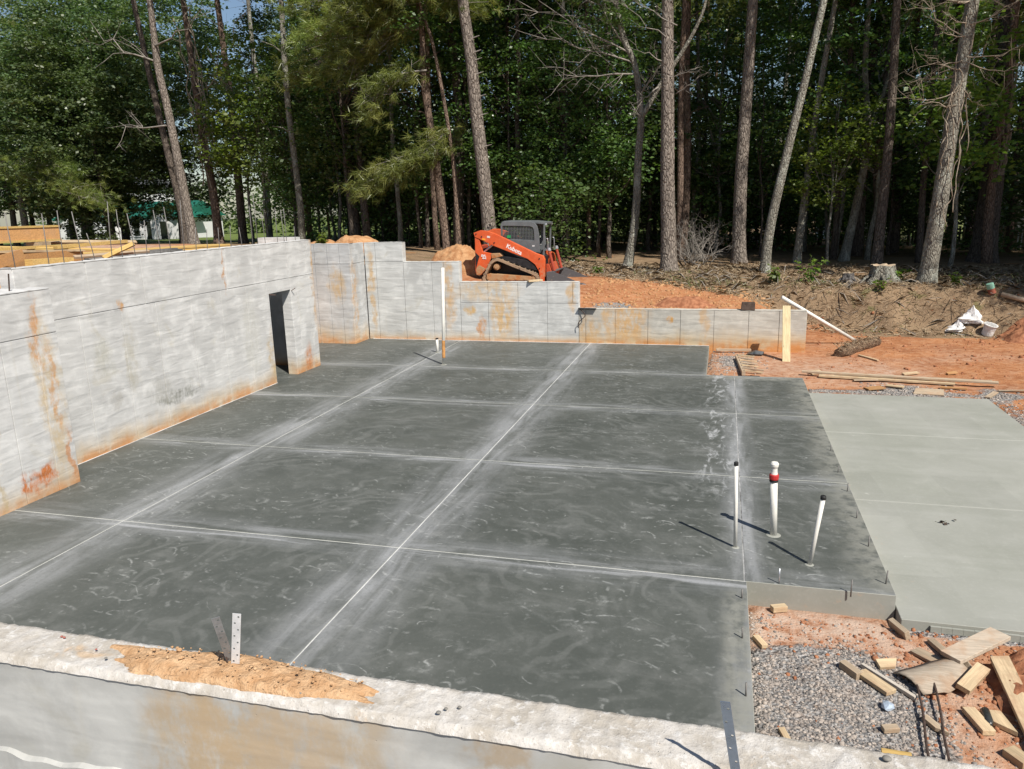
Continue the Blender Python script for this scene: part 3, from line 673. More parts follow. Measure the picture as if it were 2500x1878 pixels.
make_type('dense', 4, 11, 8.2, (4.4, 4.4, 6.0), 320, 105, .165, M_leaf_dark, M_bark_dark, r0=.2, shell=.8)
make_type('lite', 5, 6.5, 4.6, (1.9, 1.9, 2.6), 60, 70, .15, M_leaf_lite, M_bark_grey, r0=.07)
make_type('bush', 6, 2.4, 1.6, (1.4, 1.4, 1.5), 45, 70, .12, M_leaf, M_bark_dark, r0=.03)
make_type('canopy', 7, 17, 16.0, (4.4, 4.4, 4.2), 190, 70, .20, M_leaf, M_bark_dark, r0=.2)
PC = [pine_crown_mesh('crown', 20+i, base_z=0, top_z=9, reach=3.6, nb=44, per=9, n=20, w=.034, L=.36)[0] for i in range(2)]
def tree_from_type(name, key, x, y, s, rz, label, cat='tree', group=None, sz=None):
    t = thing(name, (x, y, H(x, y)), label, cat, group, rz); t.scale = (s, s, sz or s)
    tm, cm = TYPES[key]
    for nm, me in (('trunk', tm), ('crown', cm)):
        o = bpy.data.objects.new(nm, me); col.objects.link(o); o.parent = t
    return t
def spline(pts, n):
    P = [Vector(p) for p in pts]; out = []
    for i in range(len(P)-1):
        a, b, c, d = P[max(i-1, 0)], P[i], P[i+1], P[min(i+2, len(P)-1)]
        for k in range(n):
            t = k/n; out.append(.5*((2*b)+(c-a)*t+(2*a-5*b+4*c-d)*t*t+(-a+3*b-3*c+d)*t**3))
    return out+[P[-1]]
def big_tree(name, pts, rad, bark, label, top=21., crown='pine', cs=.8, wig=.0, flare=1.35, cat='tree', n=14, rtop=.35):
    """trunk follows pts from foot to the last point, then on to height `top`"""
    pts = [Vector(p) for p in pts]; base = Vector((pts[0].x, pts[0].y, H(pts[0].x, pts[0].y)))
    t = thing(name, base, label, cat)
    pts[0].z = base.z
    d = (pts[-1]-pts[-3 if len(pts) > 2 else 0]); d = d/max(d.z, .1)
    if top > pts[-1].z+1: pts += [pts[-1]+d*(top-pts[-1].z)*.5, pts[-1]+d*(top-pts[-1].z)*.9]
    if crown == 'pine' and top > 20: top += 2.5
    L = [pts[0]-Vector((0, 0, .4))]+pts; sp = spline(L, 6); z0, z1 = sp[0].z, sp[-1].z
    rr = []
    for p in sp:
        f = (p.z-base.z)/(z1-base.z); rr.append(rad*((1-(1-rtop)*max(f, 0))+(flare-1)*math.exp(-max(f, -.02)*(z1-base.z)/.35)))
    mb = MB(); mb.tube([p-base for p in sp], rr, n, wob=.03); mb.build('trunk', bark, t, smooth=True)
    tp = sp[-1]-base
    if crown == 'pine':
        o = bpy.data.objects.new('crown', PC[random.randrange(2)]); col.objects.link(o); o.parent = t; o.location = (tp.x, tp.y, tp.z-7*cs); o.scale = (cs,)*3; o.rotation_euler.z = random.uniform(0, 6)
    elif crown:
        o = bpy.data.objects.new('crown', TYPES[crown][1]); col.objects.link(o); o.parent = t; o.location = (tp.x, tp.y, tp.z-TYPES_Z[crown]*cs); o.scale = (cs,)*3; o.rotation_euler.z = random.uniform(0, 6)
    return t
TYPES_Z = {'canopy': 15., 'dense': 9., 'layer2': 6., 'lite': 4., 'layer': 6., 'thin': 4}
def dead_limb(par, p0, p1, r0, seed, twigs=8, sag=.2, mat=None, nm='dead_branch', depth=1, tw=.5):
    """crooked bare limb with twigs, world coordinates"""
    r = np.random.default_rng(seed); p0, p1 = Vector(p0), Vector(p1); L = (p1-p0).length; mb = MB(); n = 7; P = []
    for i in range(n):
        t = i/(n-1); j = Vector(r.normal(0, .045*L, 3)) if 0 < i else Vector((0, 0, 0)); P.append(p0.lerp(p1, t)+j*t+Vector((0, 0, -sag*L*t*(1-t))))
    mb.tube(P, [r0*(1-.8*i/(n-1)) for i in range(n)], 6)
    for k in range(twigs):
        i = int(r.integers(1, n)); a = P[i]; dr = (P[min(i+1, n-1)]-P[i-1]).normalized()+Vector(r.normal(0, .7, 3)); l = L*tw*r.uniform(.35, 1)
        b = a+dr.normalized()*l; c = a.lerp(b, .5)+Vector(r.normal(0, .08*l, 3)); mb.tube([a, c, b], [r0*.35, r0*.22, r0*.08], 4, cap=False)
        if depth:
            for q in range(3):
                e = c.lerp(b, r.uniform(0, 1)); mb.tube([e, e+Vector(r.normal(0, .3*l, 3))], [r0*.16, r0*.06], 3, cap=False)
    return mb.build(nm, mat or M_twig, par, world=True, smooth=True)

# ------------------------------------------------------------------ the trees one can pick out
t = big_tree('pine_tree', [(-27.9, 36, 2.2), (-27.98, 36, 4.3), (-28.47, 36, 7.9), (-28.88, 36, 10.9), (-29.31, 36, 14.5)], .21, M_bark_dark, 'dark leaning pine trunk just left of the sunlit leaning pine', 22)
t = big_tree('pine_tree', [(-25.11, 33, 2.3), (-25.42, 33, 5.8), (-25.7, 33, 8.7), (-25.96, 33, 10.7), (-25.97, 33, 13.5)], .23, M_bark, 'sunlit pine trunk leaning left beside the green roofed house', 21)
dead_limb(t, (-25.6, 33, 8.0), (-29, 33.5, 8.4), .05, 3, 5); dead_limb(t, (-25.9, 33, 10.8), (-29.5, 33, 12.6), .05, 4, 6); dead_limb(t, (-25.9, 32.9, 11.5), (-22.6, 32, 12.6), .045, 5, 6)
t = big_tree('pine_tree', [(-27.28, 38, 2.2), (-27.32, 38, 5), (-27.61, 38, 8.6), (-27.76, 38, 12.2), (-27.85, 38, 14.8)], .25, M_bark_red, 'pale trunk draped in dry vines behind the sunlit leaning pine', 20, 'canopy', .8)
for i in range(16):
    r_ = np.random.default_rng(100+i); x0 = -27.7+r_.normal(0, .45); z0 = r_.uniform(8, 15); ln = r_.uniform(2, 6); P = [Vector((x0+r_.normal(0, .12)+.12*q, 37.6+r_.normal(0, .1), z0-ln*q/6)) for q in range(7)]
    MB().tube(P, [.03]*7, 4).build('vine', M_vine, t, world=True)
dead_limb(t, (-27.5, 37.8, 8.8), (-24.2, 37.5, 10.8), .06, 8, 14, .5, M_vine)
dead_limb(t, (-27.6, 37.8, 10), (-24.6, 37.5, 13), .05, 9, 14, .5, M_vine)
big_tree('pine_tree', [(-28.44, 42, 1.8), (-28.35, 42, 6), (-28.3, 42, 10), (-28.4, 42, 12.4), (-28.53, 42, 15.7)], .26, M_bark_red, 'reddish brown pine trunk right of the vine draped trunk', 23)
big_tree('pine_tree', [(-29.13, 46, 1.6), (-29, 46, 6), (-28.97, 46, 10.7), (-29.05, 46, 14.3), (-29.06, 46, 16.7)], .22, M_bark_grey, 'slim grey trunk above the bright green leafy tree left of centre', 22, 'canopy')
big_tree('pine_tree', [(-17.88, 36, 2.2), (-17.99, 36, 6.4), (-17.86, 36, 9.5), (-17.74, 36, 13.5)], .30, M_bark_dark, 'thick dark pine trunk behind the orange dirt heap', 22)
# centre pine with the low yellow-green boughs
t = big_tree('pine_tree', [(-11.18, 31, 2), (-11.47, 31, 4.8), (-11.67, 31, 6.7), (-11.92, 31, 8.8), (-11.89, 31, 10.8), (-12, 31, 11.9)], .20, M_bark_red, 'reddish pine carrying low yellow green needle boughs left of the loader', 15, None)
def bough(par, pts, n, seed, spread=.5, per=24, L=.34, w=.026, nm='bough'):
    r = np.random.default_rng(seed); sp = spline(pts, 8); off = parent_world(par)
    C = np.array([sp[int(r.integers(3, len(sp)))] for _ in range(n)])+r.normal(0, spread, (n, 3))*np.array([1, 1, .55])
    d = (Vector(pts[-1])-Vector(pts[0])).normalized(); D = np.tile(np.array(d), (n, 1))+r.normal(0, .5, (n, 3)); D /= np.linalg.norm(D, axis=1)[:, None]
    V, F, tt = tufts(C, D, r, per, L, w); me = npmesh(nm, V-np.array(off), F, {'tint': tt}); o = link(nm, me, M_needle, par)
    mb = MB(); mb.tube(sp, [.045*(1-.8*i/len(sp)) for i in range(len(sp))], 6)
    for i in range(min(n//3, 40)):
        a = sp[int(r.integers(2, len(sp)))]; mb.tube([a, C[i]], [.012, .005], 4, cap=False)
    mb.build('limb', M_twig, par, world=True, smooth=True); return o
bough(t, [(-10.75, 30.4, 6.9), (-11.4, 30.1, 6.2), (-12.3, 29.8, 5.6), (-13.4, 29.6, 5.2), (-14.2, 29.6, 4.5)], 260, 31, .42)
bough(t, [(-11.7, 30.8, 9.2), (-12.6, 30.2, 9.0), (-13.6, 30, 8.4), (-13.9, 30, 7.4)], 150, 32, .4)
for i, (a, b) in enumerate([((-12, 31, 11.2), (-16.8, 30.5, 10.6)), ((-12, 31, 11.8), (-17.3, 31, 12.2)), ((-12, 31, 12), (-14.6, 29.6, 11.2)), ((-11.9, 31, 11.6), (-9.6, 30, 11.3)), ((-12, 31, 10.8), (-18.2, 31.6, 9.4)), ((-12, 31, 12.4), (-13, 29, 12)), ((-12, 31, 10.9), (-15.4, 30.4, 9.4))]):
    bough(t, [a, Vector(a).lerp(Vector(b), .4)+Vector((0, 0, .4)), Vector(a).lerp(Vector(b), .75)+Vector((0, 0, .2)), b], 210, 40+i, .6)
t = big_tree('bent_tree', [(-10.54, 30.5, 2.0), (-10.58, 30.5, 4.8), (-10.71, 30.5, 6.5), (-11.03, 30.5, 8.7), (-11.3, 30.5, 10.2), (-11.6, 30.5, 11.1)], .12, M_bark_red, 'thin crooked trunk hugging the reddish pine left of the loader', 12.4, 'thin', 1.)
t = big_tree('pine_tree', [(-8.83, 29.5, 1.6), (-8.95, 29.5, 3.6), (-9.07, 29.5, 5.15), (-9.25, 29.5, 7), (-9.41, 29.5, 9.2), (-9.65, 29.5, 11.3)], .29, M_bark, 'big sunlit pine trunk rising right behind the orange loader', 22)
for i in range(7):
    r_ = np.random.default_rng(i+200); z = r_.uniform(4, 10); MB().tube([(-9.1-(z-5)*.09+.28, 29.35, z), (-9.0-(z-5)*.09+.45, 29.3, z+.06)], [.03, .012], 5).build('branch_stub', M_twig, t, world=True)
t = big_tree('forked_tree', [(-3.55, 30, 1.38), (-3.32, 30, 2.86), (-3.22, 30, 4.22), (-3.19, 30, 5.55), (-3.11, 30, 6.99), (-3.35, 30, 8.7), (-3.73, 30, 9.55)], .17, M_bark_grey, 'pale crooked forked hardwood left of the tall straight pine', 12, 'layer2', .6, rtop=.5)
MB().tube(spline([(-3.08, 30, 6.9), (-2.46, 30.1, 7.94), (-1.82, 30.2, 8.87), (-1.3, 30.2, 9.7), (-.95, 30.2, 10.54), (-.7, 30.2, 12)], 5), [.10-.0025*i for i in range(26)], 8).build('fork_limb', M_bark_grey, t, world=True, smooth=True)
for i, (a, b) in enumerate([((-3.4, 30, 8.8), (-6.6, 29.6, 9.6)), ((-3.5, 30, 9.1), (-6.9, 29.4, 10.6)), ((-3.3, 30, 8.4), (-5.9, 29.3, 8.3)), ((-3.7, 30, 9.4), (-5.2, 29.6, 11.2)), ((-3.2, 30, 7.6), (-2.3, 29.7, 8.7)), ((-2.5, 30, 7.9), (-3.2, 29.4, 7.2))]): dead_limb(t, a, b, .034, 60+i, 16, -.1, tw=.5)
t = big_tree('pine_tree', [(-1.92, 29, 1.33), (-1.97, 29, 3), (-2.03, 29, 4.46), (-2.08, 29, 7.25), (-2.12, 29, 9), (-2.15, 29, 10.56)], .285, M_bark, 'tall straight sunlit pine with cut bark at its foot beside the bare clearing', 22)
r_ = np.random.default_rng(3)
for i in range(7): dead_limb(t, (-2.05+random.choice((-.25, .25)), 28.9, 7.5+i*.55), (-2.05+random.choice((-1, 1))*random.uniform(.9, 1.8), 28.5, 7.9+i*.6+random.uniform(-.3, .8)), .022, 300+i, 6, .1)
t = big_tree('pine_tree', [(.59, 32, 1.2), (.55, 32, 3), (.55, 32, 4.89), (.64, 32, 8.16), (.71, 32, 11)], .27, M_bark, 'thick grey brown pine trunk right of the brush heap', 22)
t = big_tree('pine_tree', [(1.44, 29, 1.3), (1.54, 29, 2.82), (1.96, 29, 5.29), (2.42, 29, 7.64), (2.86, 29, 10.12)], .17, M_bark_grey, 'slender trunk leaning right next to the thick grey brown pine', 19, 'canopy', .7)
big_tree('pine_tree', [(2.83, 33, 1.3), (3, 33, 3.9), (3.16, 33, 6.2), (3.38, 33, 8.55), (3.66, 33, 10.95)], .15, M_bark_grey, 'thin mottled trunk behind the right leaning slender trunk', 18, 'canopy', .8)
t = big_tree('forked_tree', [(4.72, 34, 1.25), (5.08, 34, 3.86), (5.28, 34, 6.18), (5.0, 34, 8.45)], .18, M_bark_grey, 'dim forked trunk with a wide Y behind the tree stump', 14, 'layer2', .8)
MB().tube(spline([(5.25, 34, 6.1), (5.51, 34, 7.08), (5.85, 34, 8.24), (6.1, 34, 10)], 4), [.11-.004*i for i in range(13)], 8).build('fork_limb', M_bark_grey, t, world=True, smooth=True)
big_tree('pine_tree', [(5.43, 31, 1.2), (5.46, 31, 3), (5.5, 31, 4.97), (5.48, 31, 7.72), (5.4, 31, 10.35)], .18, M_bark_dark, 'dim straight trunk standing right behind the tree stump', 21)
t = big_tree('pine_tree', [(6.22, 27, 1.1), (6.36, 27, 3.3), (6.48, 27, 5.6), (6.62, 27, 7.7), (6.72, 27, 9.34)], .25, M_bark_grey, 'viny right leaning pine nearest the camera on the right', 21)
for i in range(9):
    r_ = np.random.default_rng(400+i); a = r_.uniform(0, 6); z0 = r_.uniform(6, 10); P = [Vector((6.3+.085*(z0-q*.35-1)*.6+.28*math.cos(a+q*.15), 27-.15+.2*math.sin(a+q*.15)-.15, z0-q*.35)) for q in range(int(r_.integers(5, 14)))]
    P = [p_+Vector(r_.normal(0, .07, 3)) for p_ in P]; MB().tube(spline(P, 3), [.015]*(3*len(P)-2), 5).build('vine', M_vine, t, world=True, smooth=True)
for i in range(16):
    r_ = np.random.default_rng(500+i); z = r_.uniform(6.4, 9.8); s_ = r_.choice((-1, 1)); dead_limb(t, (6.6, 26.85, z), (6.6+s_*r_.uniform(.5, 1.7), 26.5+r_.normal(0, .2), z+r_.normal(.1, .5)), .02, 510+i, 8, .35, M_vine, 'dry_twig', 1, .7)
t = big_tree('oak_tree', [(9.73, 34, 1.1), (9.75, 34, 4), (9.78, 34, 6.4), (9.73, 34, 10.6)], .45, M_bark_dark, 'very thick dark trunk at the right edge before the pale house', 18, 'dense', .9)
for i in range(5):
    r_ = np.random.default_rng(600+i); x0 = 9.85+r_.normal(0, .15); P = [Vector((x0+r_.normal(0, .05), 33.45, 8.5-q*.5)) for q in range(9)]; MB().tube(spline(P, 2), [.04]*17, 5).build('vine', M_vine, t, world=True)
# left-hand trees
big_tree('oak_tree', [(-43.6, 46, 1.7), (-43.9, 46, 4), (-44.2, 46, 6.7), (-44.4, 46, 8)], .3, M_bark_dark, 'dark leafy oak at the far left edge behind the lumber', 11, 'dense', 1.15)
big_tree('oak_tree', [(-38.9, 43, 1.9), (-39.1, 43, 4), (-39.2, 43, 6)], .24, M_bark_dark, 'dense glossy leaved oak left of the leaning pines', 10.5, 'dense', 1.25)
big_tree('oak_tree', [(-34.8, 45, 1.8), (-34.8, 45, 4), (-34.9, 45, 6)], .22, M_bark_dark, 'tall shaded oak between glossy oak and leaning pines', 12, 'dense', 1.2)
big_tree('oak_tree', [(-48, 53, 1.6), (-48, 53, 5), (-48.2, 53, 9)], .3, M_bark_dark, 'tall oak filling the upper left corner behind the far left oak', 16, 'dense', 1.4)
big_tree('oak_tree', [(-40.5, 52, 1.6), (-40.5, 52, 5), (-40.6, 52, 9)], .28, M_bark_dark, 'tall oak crown showing above the glossy leaved oak', 17, 'dense', 1.35)
big_tree('oak_tree', [(-55, 58, 1.6), (-55, 58, 5), (-55, 58, 9)], .28, M_bark_dark, 'oak cropped by the left edge high up', 17, 'dense', 1.4)
t = big_tree('pine_tree', [(-47, 44, 1.7), (-47, 44, 5), (-47, 44, 9)], .25, M_bark, 'pine at left edge sending one long low bough to the right', 18)
for i, (a, b) in enumerate([((-46.5, 42, 6.6), (-36.6, 38.5, 5.4)), ((-45, 41, 6.4), (-35.0, 38.5, 4.5)), ((-46, 41, 6.9), (-38, 39.5, 6.4))]):
    bough(t, [a, Vector(a).lerp(Vector(b), .35)+Vector((0, 0, .6)), Vector(a).lerp(Vector(b), .7)+Vector((0, 0, .45)), b], 230, 90+i, .6)
tree_from_type('leafy_tree', 'lite', -23.5, 37, 1.5, 1., 'bright green sunlit leafy tree right of the leaning pines')
tree_from_type('leafy_tree', 'lite', -26.2, 39.5, 1.35, 2., 'bright green leafy tree behind the sunlit leaning pine')
tree_from_type('leafy_tree', 'layer', -6.7, 33.5, 1.0, 1., 'leafy dogwood with pale sunlit sprays above the loader cab')
tree_from_type('leafy_tree', 'layer', -4.8, 34, 1.1, 2.4, 'leafy tree with bright sprays left of the pale forked hardwood')
tree_from_type('leafy_shrub', 'bush', -7.0, 31.2, 1.35, .5, 'rounded green shrub just behind the loader bucket', 'shrub')
tree_from_type('leafy_tree', 'lite', 3.9, 32.4, .95, .3, 'yellow green sapling lit up between the right hand trunks')
tree_from_type('leafy_tree', 'layer2', 4.7, 36.5, 1.0, .8, 'taller maple behind the yellow green sapling')
tree_from_type('leafy_tree', 'lite', 7.9, 31.5, 1.25, 2.1, 'leafy tree with light sprays right of the viny leaning pine')

# ------------------------------------------------------------------ deeper wood
def scatter(n, xr, yr, seed, mind, avoid=()):
    r = np.random.default_rng(seed); out = []; k = 0
    while len(out) < n and k < 8000:
        k += 1; x, y = r.uniform(*xr), r.uniform(*yr)
        if all((x-a)**2+(y-b)**2 > mind**2 for a, b in out) and all((x-a)**2+(y-b)**2 > q*q for a, b, q in avoid): out.append((x, y))
    return out
LM = [(-.84, 'the far left oaks'), (-.735, 'the sunlit leaning pine'), (-.62, 'the bright green leafy tree'), (-.49, 'the thick dark pine'), (-.36, 'the reddish low boughed pine'), (-.30, 'the pine behind the loader'), (-.20, 'the leafy dogwood'), (-.11, 'the pale forked hardwood'), (-.066, 'the tall straight pine'), (.018, 'the thick grey brown pine'), (.06, 'the slender leaning trunk'), (.14, 'the dim forked trunk'), (.177, 'the stump trunk'), (.232, 'the viny leaning pine'), (.286, 'the very thick dark trunk')]
def between(x, y):
    q = x/y; lo = [n for v, n in LM if v <= q]; hi = [n for v, n in LM if v > q]; far = 'farther back' if y > 52 else ('midway in' if y > 42 else 'up front')
    if not lo: return far+' left of '+hi[0]
    if not hi: return far+' right of '+lo[-1]
    return far+' between '+lo[-1][4:]+' and '+hi[0][4:]
AV = [(-33, 38, 9), (-27, 35, 4), (-25.1, 33, 2), (-62, 70, 26), (-17, 36, 1)]
r_ = np.random.default_rng(77)
# tall pines and hardwoods, dim trunks
proto = {}
for k in range(4):
    mb = MB(); pts = [(0, 0, -.5)]; x = y = 0
    for i in range(1, 11): x += r_.normal(.03*(k-1.5), .09); y += r_.normal(0, .09); pts.append((x, y, -.5+19.5*i/10))
    mb.tube(pts, [.2*(1.2 if i == 0 else 1-.6*i/10) for i in range(11)], 9, wob=.04)
    for q in range(7):
        z = r_.uniform(4, 13); a = r_.uniform(0, 6); p = Vector((0, 0, z)); e = p+Vector((math.cos(a), math.sin(a), r_.uniform(-.1, .4)))*r_.uniform(.5, 1.6); mb.tube([p, p.lerp(e, .5)+Vector((0, 0, .1)), e], [.035, .025, .01], 4, cap=False)
    tm = bpy.data.meshes.new('trunk'); tm.from_pydata(mb.v, [], mb.f); tm.materials.append((M_bark_dark, M_bark_red, M_bark_grey, M_bark_dark)[k]); tm.polygons.foreach_set('use_smooth', [True]*len(tm.polygons))
    proto[k] = tm
for i, (x, y) in enumerate(scatter(78, (-34, 34), (33.5, 66), 3, 2.6, AV)+scatter(16, (12, 24), (24, 33), 5, 2.6)+scatter(16, (-20, 10), (32.5, 38), 8, 1.5)):
    k = int(r_.integers(0, 4)); s = r_.uniform(.75, 1.15) if y > 33 else 1.
    if -.80 < x/y < -.58 and y > 42 and i % 3: continue
    t = thing('forest_tree', (x, y, H(x, y)), 'dim forest trunk '+between(x, y), 'tree', 'shaded forest trunks '+between(x, y), r_.uniform(0, 6))
    t.scale = (s*r_.uniform(.5, 1.15),)*2+(s,)
    o = bpy.data.objects.new('trunk', proto[k]); col.objects.link(o); o.parent = t
    o = bpy.data.objects.new('crown', TYPES['canopy'][1] if r_.random() < .5 else PC[int(r_.integers(0, 2))]); col.objects.link(o); o.parent = t
    if o.data in PC: o.location.z = 11.5
    w = t.scale[2]/t.scale[0]; o.scale = (w, w, 1)
# leafy understory
for i, (x, y) in enumerate(scatter(74, (-33, 30), (34.5, 64), 13, 2.7, AV+[(-23.5, 37, 3)])+scatter(14, (-22, -8), (34, 40), 15, 2.0)):
    key = ('layer', 'layer2', 'thin', 'layer', 'layer2')[int(r_.integers(0, 5))]
    if -26 < x < -12 and y > 50 and r_.random() < .6: continue
    if -.80 < x/y < -.56 and y > 42 and r_.random() < .8: continue
    tree_from_type('understory_tree', key, x, y, r_.uniform(.8, 1.25), r_.uniform(0, 6), 'leafy understory tree '+between(x, y), 'tree', 'leafy understory trees '+between(x, y))
for i, (x, y) in enumerate(scatter(22, (-60, -31), (44, 64), 16, 3.2)):
    tree_from_type('oak_tree', 'dense', x, y, r_.uniform(.9, 1.2), r_.uniform(0, 6), 'dense background oak '+between(x, y), 'tree', 'background oaks '+between(x, y)) if not (-.86 < x/y < -.58) else None
for i, (x, y) in enumerate(scatter(46, (-9, 26), (35, 60), 41, 1.9)+scatter(16, (-24, -9), (36, 56), 42, 2.2)):
    if 12 < x and y > 48: continue
    tree_from_type('understory_shrub', 'bush', x, y, r_.uniform(1., 1.9), r_.uniform(0, 6), 'dark shrub '+between(x, y), 'shrub', 'undergrowth shrubs '+between(x, y))
# trees just outside the right of the frame that shade the ground there
for i, (x, y) in enumerate([(17.5, 20.5), (20, 24), (15.6, 24.6), (22, 19.5), (17.2, 28.5), (21.5, 28)]):
    tree_from_type('edge_tree', 'canopy', x, y, (.85, 1, .9, 1, .9, 1)[i], i*1.1, 'shade tree beyond the right edge of the clearing', 'tree', 'shade trees on the right')
# far wood closing the view
def far_wood():
    r = np.random.default_rng(99); P = []
    for x0 in np.arange(-110, 70, .9):
        for q in range(3):
            c = np.array([x0+r.normal(0, .7), (72 if x0 > -42 else 104)+r.normal(0, 3)+abs(x0)*.05, (r.uniform(5, 18), r.uniform(3, 10), r.uniform(.5, 4))[q] if x0 > -42 else r.uniform(.5, 8)]); n = 46 if x0 > -10 or q < 2 else 18; P.append(c+r.normal(0, 1, (n, 3))*np.array([1., 1., .9]))
    P = np.concatenate(P); V, F = leaf_arrays(P, .62, r); me = npmesh('far_wood', V, F, {'tint': r.uniform(0, 1, len(F))})
    o = link('far_wood', me, M_leaf); o['kind'] = 'stuff'; o['label'] = 'far mass of green wood beyond the trunks'; o['category'] = 'woods'
far_wood()

# ------------------------------------------------------------------ object materials
def wood_mat(name, c, dirt=.3):
    k = NT(name, .8, .2); o = k.obj(); r = k.rnd()
    g1 = k.noise(k.mapv(o, (1.2, 14, 14)), 3, 5, .65, .6); g2 = k.noise(k.mapv(o, (3, 60, 60)), 2, 3); d = k.noise(o, 4, 5, .65)
    c1 = k.mix(k.rmp(g1, .35, .65), tuple(v*.72 for v in c), c); c1 = k.mix(k.mul(k.rmp(g2, .5, .7), .3), c1, tuple(v*.6 for v in c))
    kn = k.rmp(k.vor(k.mapv(o, (2.2, 9, 9)), 1.), .03, .12, 1, 0); c1 = k.mix(k.mul(kn, .7), c1, tuple(v*.35 for v in c))
    c1 = k.mix(k.mul(k.rmp(d, .44, .64), dirt), c1, (.37, .235, .145))
    hs = k.n('HueSaturation'); k.put(hs.inputs['Color'], c1); k.put(hs.inputs['Value'], k.rmp(r, 0, 1, .82, 1.12))
    return k.done(hs.outputs[0], None, k.bump(g1, .004, .6))
M_lumber = wood_mat('raw_lumber', (.58, .445, .28), .6); M_lumber_old = wood_mat('weathered_lumber', (.44, .35, .25), .5); M_lumber_yel = wood_mat('yellow_lumber', (.66, .45, .16), .15)
M_osb = wood_mat('orange_form_board', (.55, .30, .125), .35); M_ply = wood_mat('pale_plywood', (.50, .42, .33), .6)
def muddy_paint():
    k = NT('orange_paint', .45, .4); o = k.obj(); z = k.xyz(o)[2]
    c = k.mix(k.rmp(k.noise(o, 3, 4), .3, .7), (.56, .088, .026), (.68, .12, .034))
    c = k.mix(k.mul(k.rmp(k.noise(o, 22, 5, .7), .55, .7), .5), c, (.36, .10, .05))
    mud = k.mul(k.rmp(k.noise(o, 6, 6, .7), .45, .62), k.rmp(k.add(z, k.mul(k.noise(o, 3, 3), .5)), 1.0, .3, .12, 1))
    return k.done(k.mix(mud, c, (.40, .25, .14)), k.rmp(mud, 0, 1, .4, .9))
M_pvc = plain('white_pvc', (.74, .72, .66), .4, var=.06, spec=.5); M_black = plain('black_rubber', (.02, .02, .02), .6, var=.3); M_redcap = plain('red_plastic', (.45, .03, .03), .4, var=.15)
M_steel = plain('galvanised_steel', (.58, .60, .63), .38, .75, .15, 14); M_rebar = plain('rusty_rebar', (.075, .05, .04), .85, .2, .4, 30); M_dark = plain('dark_steel', (.05, .05, .055), .5, .5, .3)
M_rodgrey = plain('grey_rod', (.21, .20, .19), .7, .3, .25)
M_green = plain('green_plastic', (.03, .30, .09), .4, var=.1); M_paper = plain('white_bag', (.72, .71, .69), .6, var=.1, bump=.02, bscale=9); M_clear = plain('clear_blue_plastic', (.42, .50, .60), .15, var=.2, spec=.8)
M_orange = muddy_paint(); M_grey = plain('cab_grey_paint', (.13, .14, .145), .45, 0, .12, 6); M_bodyblk = plain('machine_black', (.02, .02, .022), .5, 0, .3)
def muddy(name, base, mud=(.36, .21, .11), lo=.42):
    k = NT(name, .85, .2); o = k.obj(); return k.done(k.mix(k.rmp(k.noise(o, 5, 6, .7), lo, lo+.2), base, mud), None, k.bump(k.noise(o, 25, 4), .01))
M_track = muddy('muddy_track', (.07, .06, .055), (.33, .235, .155), .33); M_trackframe = muddy('muddy_orange_frame', (.40, .16, .06), (.38, .24, .13), .36); M_bucket = muddy('worn_bucket', (.10, .10, .105), (.30, .26, .21), .56)
M_clay = NT('clay_heap', .95, .1); _p = M_clay.pos(); _a = M_clay.noise(_p, 5, 6, .65, .3); _b = M_clay.noise(_p, 34, 4, .6)
M_clay = M_clay.done(M_clay.mix(M_clay.rmp(_a, .3, .7), (.36, .17, .075), (.52, .31, .16)), None, M_clay.bump(M_clay.add(_a, M_clay.mul(_b, .5)), .05))
M_sandclay = NT('pale_clay_heap', .95, .1); _p = M_sandclay.pos(); _a = M_sandclay.noise(_p, 14, 6, .65, .3); _b = M_sandclay.noise(_p, 70, 4, .6)
M_sandclay = M_sandclay.done(M_sandclay.mix(M_sandclay.rmp(_a, .3, .7), (.44, .255, .13), (.60, .40, .235)), None, M_sandclay.bump(M_sandclay.add(_a, M_sandclay.mul(_b, .6)), .02))
M_redclay = NT('red_clod', .95, .1); _p = M_redclay.pos(); _a = M_redclay.noise(_p, 9, 5)
M_redclay = M_redclay.done(M_redclay.mix(M_redclay.rmp(_a, .3, .7), (.23, .092, .048), (.40, .185, .10)), None, M_redclay.bump(_a, .03))
def stone_mat():
    k = NT('gravel_stone', .85, .25); t = k.attr('tint'); n = k.noise(k.pos(), 60, 3)
    c = k.mix(t, (.11, .104, .10), (.43, .375, .325)); c = k.mix(k.mul(k.rmp(n, .5, .75), .5), c, (.47, .37, .30)); return k.done(c)
M_stone = stone_mat()

